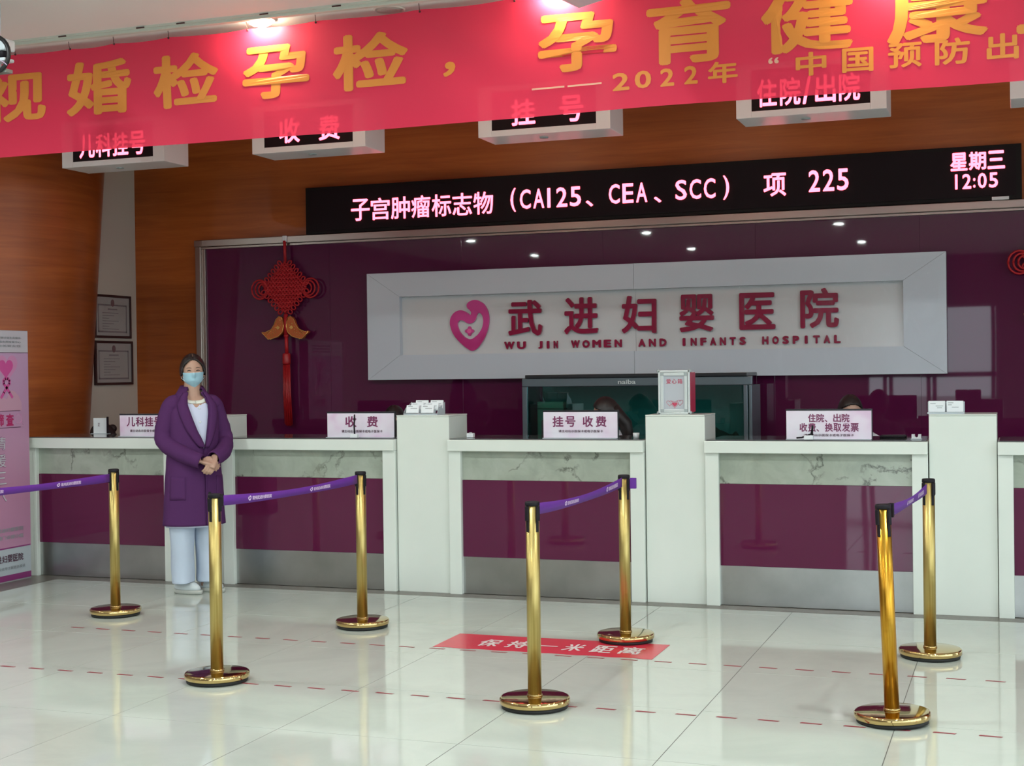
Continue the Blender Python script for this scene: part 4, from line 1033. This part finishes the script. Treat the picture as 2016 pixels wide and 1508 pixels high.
# face details
for sx in (-1, 1):
    def fp(x, z, off):   # point on the front of the head at given x,z
        th = math.acos(max(-1, min(1, z / .112))); best = None
        for k in range(-60, 61):
            ph = k / 60 * 1.4; p = headpt(th, ph)
            if best is None or abs(p.x - x) < abs(best.x - x): best = p
        return best + Vector((0, -off, 0))
    g = G(); e = [fp(sx * (.030 + q), .008 + .0035 * cos(q / .013 * pi / 2) - .0, .001) for q in (-.013, -.008, 0, .008, .013)]
    g.tube([Hd @ p for p in e], [.0012, .0026, .0034, .0028, .0012], 6); g.obj('eye', 'eye', woman)
    g = G(); e = [fp(sx * (.031 + q), .027 + .003 * cos(q / .017 * pi / 2), .001) for q in (-.016, -.008, 0, .009, .017)]
    g.tube([Hd @ p for p in e], [.0014, .0024, .0024, .002, .001], 6); g.obj('eyebrow', 'browm', woman)
# hair: cap with centre parting, low bun
def hairc(c):
    x, y, z = c; 
    if y > .012: return z > -.06
    hl = .082 - .030 * (abs(x) / .045) ** 1.7 - (.0 if abs(x) < .06 else (abs(x) - .06) * 4.5)
    return z > hl or (y > -.012 and z > -.010)
hw_ = lambda th, ph: .0045 * abs(sin(ph * .5)) ** .5 * 1.0 + .0012 * sin(ph * 40)
hg = patch(Hd, hairc, .0065, .01, 90, 120, lambda th, ph: .009 * min(1, abs(sin(ph)) * 3 + (1 if cos(ph) < 0 else 0)) + .0007 * sin(ph * 46))
hr = hg.obj('hair', 'hair', woman); solid(hr, .011, -1)
g = G(); g.ball(Hd @ Vector((0, .098, -.035)), (.036, .03, .036), 18); g.obj('hair_bun', 'hair', woman)
g = G(); g.tube([Hd @ headpt(.02 + k * .075, 0.02, .0125) for k in range(8)], .0009, 5); g.obj('hair_parting', 'skin', woman)
# mask
def maskc(c): x, y, z = c; return y < -.004 and -.118 < z < -.004 and abs(x) < .066 and not (z < -.060 and abs(x) > .066 - (-.060 - z) * .5)
def mwave(th, ph):
    z = .112 * cos(th); pl = .0022 * sin((z + .01) / .0105)
    return .003 * exp(-(ph / .5) ** 2) + pl
mk = patch(Hd, maskc, .0052, .002, 110, 130, mwave).obj('face_mask', 'mask', woman); solid(mk, .002, 1)
g = G(); g.tube([Hd @ (fp(x, -.0045, 0) + Vector((0, -.0085, 0))) for x in (-.052, -.035, -.018, 0, .018, .035, .052)], .0017, 6); g.obj('mask_edge', 'maskwhite', woman)
for sx in (-1, 1):
    g = G(); g.tube([Hd @ Vector(p) for p in ((sx * .062, -.050, -.012), (sx * .074, -.020, -.004), (sx * .084, .012, .014), (sx * .086, .028, -.010), (sx * .080, .015, -.040), (sx * .060, -.035, -.062))], .0014, 6); g.obj('ear_loop', 'maskwhite', woman)
# trousers
def trouser(sx, dz=0):
    g = G(); prof = [(.80, .100, .110, 0), (.62, .100, .102, 0), (.46, .094, .094, 0), (.32, .088, .090, .004), (.20, .084, .090, -.004), (.12, .082, .094, -.006), (.085, .084, .100, -.010)]
    rings = []
    for z_, a, b, cy in prof:
        r = []
        for k in range(28):
            an = 2 * pi * k / 28; w_ = 1 + .07 * sin(2 * an + z_ * 19 + sx) * (1.0 if z_ < .6 else .2) + .035 * sin(5 * an - z_ * 31)
            r.append(tp(sx * .088 + a * cos(an) * w_ * .92, cy + b * sin(an) * w_, z_ + .010 * sin(an + 1) * (1 if z_ < .1 else 0)))
        rings.append(r)
    g.loft(rings, True, False)
    o = g.obj('trouser_leg', 'trousers', woman); solid(o, .004, -1); subd(o, 1); return o
trouser(-1); trouser(1)
# shoes
def shoe(px, py, rz):
    T = TR(tp(px, py, 0), RB + rz) @ Matrix.Diagonal((1.06, .92, 1.22, 1))
    outline = lambda s, hw, l0, l1: [(hw * sin(a) * (1 + .18 * cos(a)) , (l0 if cos(a) < 0 else l1) * -cos(a)) for a in [i * 2 * pi / 28 for i in range(28)]]
    g = G(); rings = []
    for z_, hw, lb, lf in ((.001, .040, .095, .150), (.010, .043, .100, .156), (.024, .043, .100, .156)):
        rings.append([T @ Vector((x, y, z_)) for x, y in outline(1, hw, lb, lf)])
    g.loft(rings, True, True); s1 = g.obj('shoe_sole', 'sole', woman)
    g = G(); rings = []
    for z_, hw, lb, lf in ((.012, .041, .098, .153), (.045, .041, .098, .140), (.062, .038, .096, .095), (.078, .034, .094, .045), (.092, .034, .092, .020), (.10, .033, .090, .016)):
        rings.append([T @ Vector((x, y, z_)) for x, y in outline(1, hw, lb, lf)])
    g.loft(rings, True, True); s2 = g.obj('shoe_upper', 'shoe', woman); subd(s2, 1)
    g = G()
    for k in range(4): yy = -.045 - .022 * k; zz = .086 - .012 * k; g.tube([T @ Vector((-.022, yy, zz - .006)), T @ Vector((0, yy, zz)), T @ Vector((.022, yy, zz - .006))], .003, 6)
    g.obj('laces', 'maskwhite', s2)
shoe(-.075, -.005, radians(36)); shoe(.095, -.005, radians(30))
# tunic
def torso_r(z):      # half width, half depth, centre y of the clothed torso
    tab = [(.47, .212, .150, .0), (.60, .205, .146, .0), (.75, .198, .142, 0), (.90, .188, .136, 0), (1.02, .180, .130, 0), (1.15, .180, .126, 0), (1.25, .180, .118, .0), (1.31, .172, .100, .0), (1.36, .135, .084, .004), (1.395, .098, .070, .008), (1.425, .074, .062, .01)]
    for (z0, a0, b0, c0), (z1, a1, b1, c1) in zip(tab[:-1], tab[1:]):
        if z0 <= z <= z1: q = (z - z0) / (z1 - z0); q = q * q * (3 - 2 * q); return a0 + (a1 - a0) * q, b0 + (b1 - b0) * q, c0 + (c1 - c0) * q
    return (tab[0][1:] if z < tab[0][0] else tab[-1][1:])
def SP(th, z, off=0.0):     # th: 0 = front
    a, b, cy = torso_r(z); fold = 0.006 * sin(4 * th + 2.2) * max(0, (1.0 - z)) / .5
    a += off + fold; b += off + fold
    e = .86
    sx = math.copysign(abs(sin(th)) ** e, sin(th)); sy = math.copysign(abs(cos(th)) ** e, cos(th))
    return tp(a * sx, cy - b * sy, z)
def zz(a, b, n): return [a + (b - a) * i / n for i in range(n + 1)]
neckz = lambda th: 1.405 - .078 * max(0, cos(th)) ** 1.5
g = G(); rings = [[SP(2 * pi * k / 48, .466 + (neckz(2 * pi * k / 48) - .466) * q_ / 40, -.020) for k in range(48)] for q_ in range(41)]
g.loft(rings, True, False); tn = g.obj('tunic', 'tunic', woman); solid(tn, .004, -1)
g = G()
for i in range(4):
    z_ = 1.29 - i * .095; p = SP(.10 - .02 * i, z_, -.018); g = G(); g.ball(p, (.0095, .005, .0095), 12, B.to_3x3()); g.obj('button', 'maskwhite', tn)
# ivory collar band of the tunic: dips at the front
g = G(); rings = []
for th in [i * 2 * pi / 40 for i in range(41)]:
    zc = neckz(th)
    p0 = SP(th, zc - .004, -.016); p1 = SP(th, zc + .014, -.020)
    rings.append([p0, p1])
v = [p for r in rings for p in r]; f = [(2 * i, 2 * i + 1, 2 * i + 3, 2 * i + 2) for i in range(40)]
o = g.raw(v, f, True).obj('tunic_collar', 'collar', woman, fixn=False); solid(o, .007, 0)
# coat with front opening
def opening(z):      # half angle of the front gap
    if z <= 1.0: return 0.0
    q = (z - 1.0) / .40; return .50 * q ** .9
OFS = .16           # the opening is turned towards the left arm side
ct = thing  # (alias unused)
g = G(); rings = []
zs = zz(.478, 1.405, 62)
for z_ in zs:
    o_ = opening(z_); s_ = OFS * min(1, max(0, (1.45 - z_) / .4))
    rings.append([SP(s_ + o_ + (2 * pi - 2 * o_) * k / 60, z_, .0 + (.004 if k in (0,) else 0)) for k in range(61)])
g.loft(rings, False, False)
coat = g.obj('coat', 'coat', woman); solid(coat, .012, -1)
# sleeves
def sleeve(arm, nm, wrist):
    pts = [Vector(p) for p in arm]; P_ = []; Rr = []
    cp = [pts[0] + Vector((-.06 if pts[0].x > 0 else .06, 0, .004)), pts[0], pts[1], pts[2], pts[3], pts[4] + (pts[4] - pts[3]).normalized() * wrist]
    rr = [.052, .060, .062, .062, .058, .052]
    for i in range(len(cp) - 1):
        for j in range(6):
            q = j / 6; p0 = cp[max(i - 1, 0)]; p1 = cp[i]; p2 = cp[i + 1]; p3 = cp[min(i + 2, len(cp) - 1)]
            P_.append(.5 * ((2 * p1) + (p2 - p0) * q + (2 * p0 - 5 * p1 + 4 * p2 - p3) * q * q + (3 * p1 - p0 - 3 * p2 + p3) * q ** 3)); Rr.append(rr[i] + (rr[i + 1] - rr[i]) * q + .0025 * sin((i * 6 + j) * 1.9) * (1 if 2 <= i < 4 else .4))
    P_.append(cp[-1]); Rr.append(rr[-1])
    g = G(); g.tube([B @ p for p in P_], Rr, 22, caps=False); o = g.obj(nm, 'coat', woman); solid(o, .008, -1); return o
sleeve(armR, 'sleeve', .012); sleeve(armL, 'sleeve', .008)
# shoulders yoke to round off joint
g = G()
for sx in (-1, 1): g.ball(tp(sx * .142, 0, 1.312), (.064, .066, .058), 20, B.to_3x3())
g.obj('shoulder_seam', 'coat', woman)
# lapels
for sx in (1, -1):
    g = G(); rings = []
    for i in range(25):
        z_ = 1.02 + (1.40 - 1.02) * i / 24; o_ = opening(z_); s_ = OFS * min(1, max(0, (1.45 - z_) / .4))
        wv = (.10 + .36 * sin(min(1, (z_ - 1.0) / .36) * pi * .62)) * (1 if z_ < 1.35 else 1 - (z_ - 1.35) * 4)
        r = []
        for j in range(6):
            q = j / 5; r.append(SP(s_ + sx * (o_ + wv * q - .02), z_, .006 + .010 * sin(q * pi) + .004 * (1 - q)))
        rings.append(r)
    g.loft(rings, False, False); o = g.obj('lapel', 'coat', woman); solid(o, .006, 1)
# coat collar round the neck
g = G(); rings = []
for i in range(31):
    th = .62 + (2 * pi - 1.24) * i / 30; q = abs(sin(th / 2))
    rings.append([tp(.066 * sin(th), .012 - .062 * cos(th), 1.405 + .028 * q), tp(.078 * sin(th), .014 - .074 * cos(th), 1.43 + .018 * q), tp(.105 * sin(th), .012 - .088 * cos(th), 1.398), tp(.135 * sin(th), .008 - .095 * cos(th), 1.365 - .01 * (1 - q))])
g.loft(rings, False, False); o = g.obj('coat_collar', 'coat', woman); solid(o, .006, 0)
# pockets and closing edge
for sx in (-1, 1):
    g = G(); rings = []
    for z_ in zz(.66, .82, 6): rings.append([SP(sx * (.55 + .75 * j / 8) + .1, z_, .0008) for j in range(9)])
    g.loft(rings, False, False); o = g.obj('pocket', 'coat', woman); solid(o, .0022, 1)
g = G(); g.tube([SP(OFS - .0, z_, .004) for z_ in zz(.48, 1.0, 24)], .0035, 6); g.obj('front_seam', 'coat', woman)
for z_ in (.86, .70): G().ball(SP(OFS + .12, z_, .005), (.011, .006, .011), 12, B.to_3x3()).obj('coat_button', 'darkcloth', woman)
# ---- seated staff
def seated(x, y, top, rz, label, style, cloth_='uniform', tilt=0.0, place=''):
    hz = top - .115; dzs = top - 1.30
    t = thing('person', label, 'person', (x, y, 0))
    T = TR((x, y, 0), rz); q = lambda a, b, c: T @ Vector((a, b, c + dzs))
    Hh = TR(q(0, -.03 - .05 * tilt, 1.30 - .118), rz, tilt)
    g = head_geo(Hh, 30, 36)
    g.tube([q(0, .01, .96), q(0, 0, 1.03), q(0, -.015, 1.12)], [.07, .052, .05], 12)
    rg = lambda z_, a, b, cy=0: [q(a * cos(2 * pi * k / 20), cy + b * sin(2 * pi * k / 20), z_) for k in range(20)]
    g.loft([rg(.44, .16, .12), rg(.55, .15, .11), rg(.70, .14, .10), rg(.88, .165, .10), rg(.99, .17, .08), rg(1.04, .09, .055)])
    for sx in (-1, 1):
        g.tube([q(sx * .09, .0, .50), q(sx * .10, -.20, .50), q(sx * .10, -.42, .49)], [.085, .075, .055], 12)
        g.tube([q(sx * .10, -.42, .50), q(sx * .10, -.41, .30 - dzs * .5), T @ Vector((sx * .10, -.38, .05))], [.055, .05, .034], 12)
        g.tube([T @ Vector((sx * .10, -.36, .03)), T @ Vector((sx * .10, -.46, .026))], [.03, .026], 10)
        g.tube([q(sx * .165, 0, .985), q(sx * .20, -.02, .84), q(sx * .21, -.05, .70), q(sx * .14, -.22, .76 - dzs), q(sx * .10, -.29, .778 - dzs)], [.05, .042, .038, .03, .024], 12)
        hand(g, TR(q(sx * .10, -.30, .785 - dzs), -pi / 2), .35, sx)
        g.ball(Hh @ Vector((sx * .077, .010, -.012)), (.010, .018, .030), 8, Hh.to_3x3())
    remesh_obj(g, 'body', 'skin', t, .009)
    # clothes
    g = G(); rg2 = lambda z_, a, b, cy=0: [q(a * cos(2 * pi * k / 28), cy + b * sin(2 * pi * k / 28), z_) for k in range(28)]
    g.loft([rg2(.43, .185, .145), rg2(.60, .17, .13), rg2(.72, .165, .125), rg2(.90, .185, .118), rg2(.99, .185, .095), rg2(1.04, .12, .075), rg2(1.065, .075, .062)], True, True)
    o = g.obj('top', cloth_, t); subd(o, 1)
    for sx in (-1, 1):
        g = G(); g.tube([q(sx * .14, 0, .985), q(sx * .172, 0, .975), q(sx * .206, -.02, .84), q(sx * .215, -.05, .70), q(sx * .16, -.18, .745 - dzs)], [.06, .062, .055, .050, .042], 14); g.obj('sleeve', cloth_, t)
        g = G(); g.tube([q(sx * .09, .02, .50), q(sx * .10, -.20, .505), q(sx * .10, -.43, .49), q(sx * .10, -.425, .30 - dzs * .5), T @ Vector((sx * .10, -.39, .06))], [.10, .088, .068, .060, .050], 14); g.obj('trouser_leg', 'darkcloth', t)
        g = G(); g.tube([T @ Vector((sx * .10, -.32, .035)), T @ Vector((sx * .10, -.40, .04)), T @ Vector((sx * .10, -.49, .028))], [.034, .04, .028], 12); g.obj('shoe', 'shoe', t)
    def hc(c):
        xx, yy, z_ = c
        if yy > .0: return z_ > -.07
        return z_ > .062 - .02 * (abs(xx) / .05) ** 2 or (yy > -.03 and z_ > -.02)
    o = patch(Hh, hc, .012, .01, 60, 72, lambda th, ph: .001 * sin(ph * 34)).obj('hair', 'hair', t); solid(o, .012, -1)
    if style == 'long':
        g = G(); g.tube([Hh @ Vector((0, .045, .02)), Hh @ Vector((0, .085, -.04)), q(0, .105, 1.10), q(0, .118, 1.02), q(0, .115, .93)], [.070, .062, .056, .050, .018], 16, flat=.9); g.obj('ponytail', 'hair', t)
    elif style == 'bun':
        g = G(); g.ball(Hh @ Vector((0, .10, -.01)), .036, 14); g.obj('hair_bun', 'hair', t)
    for sx in (-1, 1):
        G().ball(Hh @ Vector((sx * .030, -.084, .008)), (.011, .004, .0035), 8, Hh.to_3x3()).obj('eye', 'eye', t)
    mm_ = patch(Hh, lambda c: c.y < -.004 and -.118 < c.z < -.004 and abs(c.x) < .066, .007, .002, 60, 72).obj('face_mask', 'mask', t); solid(mm_, .002, 1)
    # stool
    s_ = thing('office_stool', 'black round office stool hidden behind the counter, ' + place, 'stool', (x, y, 0))
    zt = .415 + dzs
    G().lathe([(.17, zt - .06), (.18, zt - .05), (.18, zt - .015), (.16, zt)], 28, (T @ Vector((0, .0, 0)))[:]).obj('seat', 'plastic', s_)
    G().lathe([(.025, .08), (.025, zt - .06)], 16, (x, y, 0)).obj('column', 'steel', s_)
    for k in range(5):
        a = k * 2 * pi / 5 + .3; G().tube([(x + .02 * cos(a), y + .02 * sin(a), .085), (x + .25 * cos(a), y + .25 * sin(a), .055)], [.018, .013], 8).obj('foot_arm', 'plastic', s_)
        G().ball((x + .25 * cos(a), y + .25 * sin(a), .0265), .026, 10).obj('castor', 'rubber', s_)
seated(-1.58, 1.22, 1.262, .1, 'seated staff member with black hair, just the crown showing over the 收费 placard', 'bun', 'darkcloth', .3, 'left of the card rack')
seated(.20, 1.12, 1.318, -1.35, 'seated staff member with long black ponytail in white, turned left before the aquarium', 'long', 'uniform', .15, 'before the aquarium')
seated(1.918, 1.12, 1.322, .35, 'seated staff member whose dark hair and forehead show above the two-line placard', 'bun', 'uniform', .12, 'at the right placard')
seated(-4.10, 1.02, 1.14, -.5, 'seated staff member bent low at the left end of the counter, dark jacket', 'bun', 'darkcloth', .75, 'at the far left end')
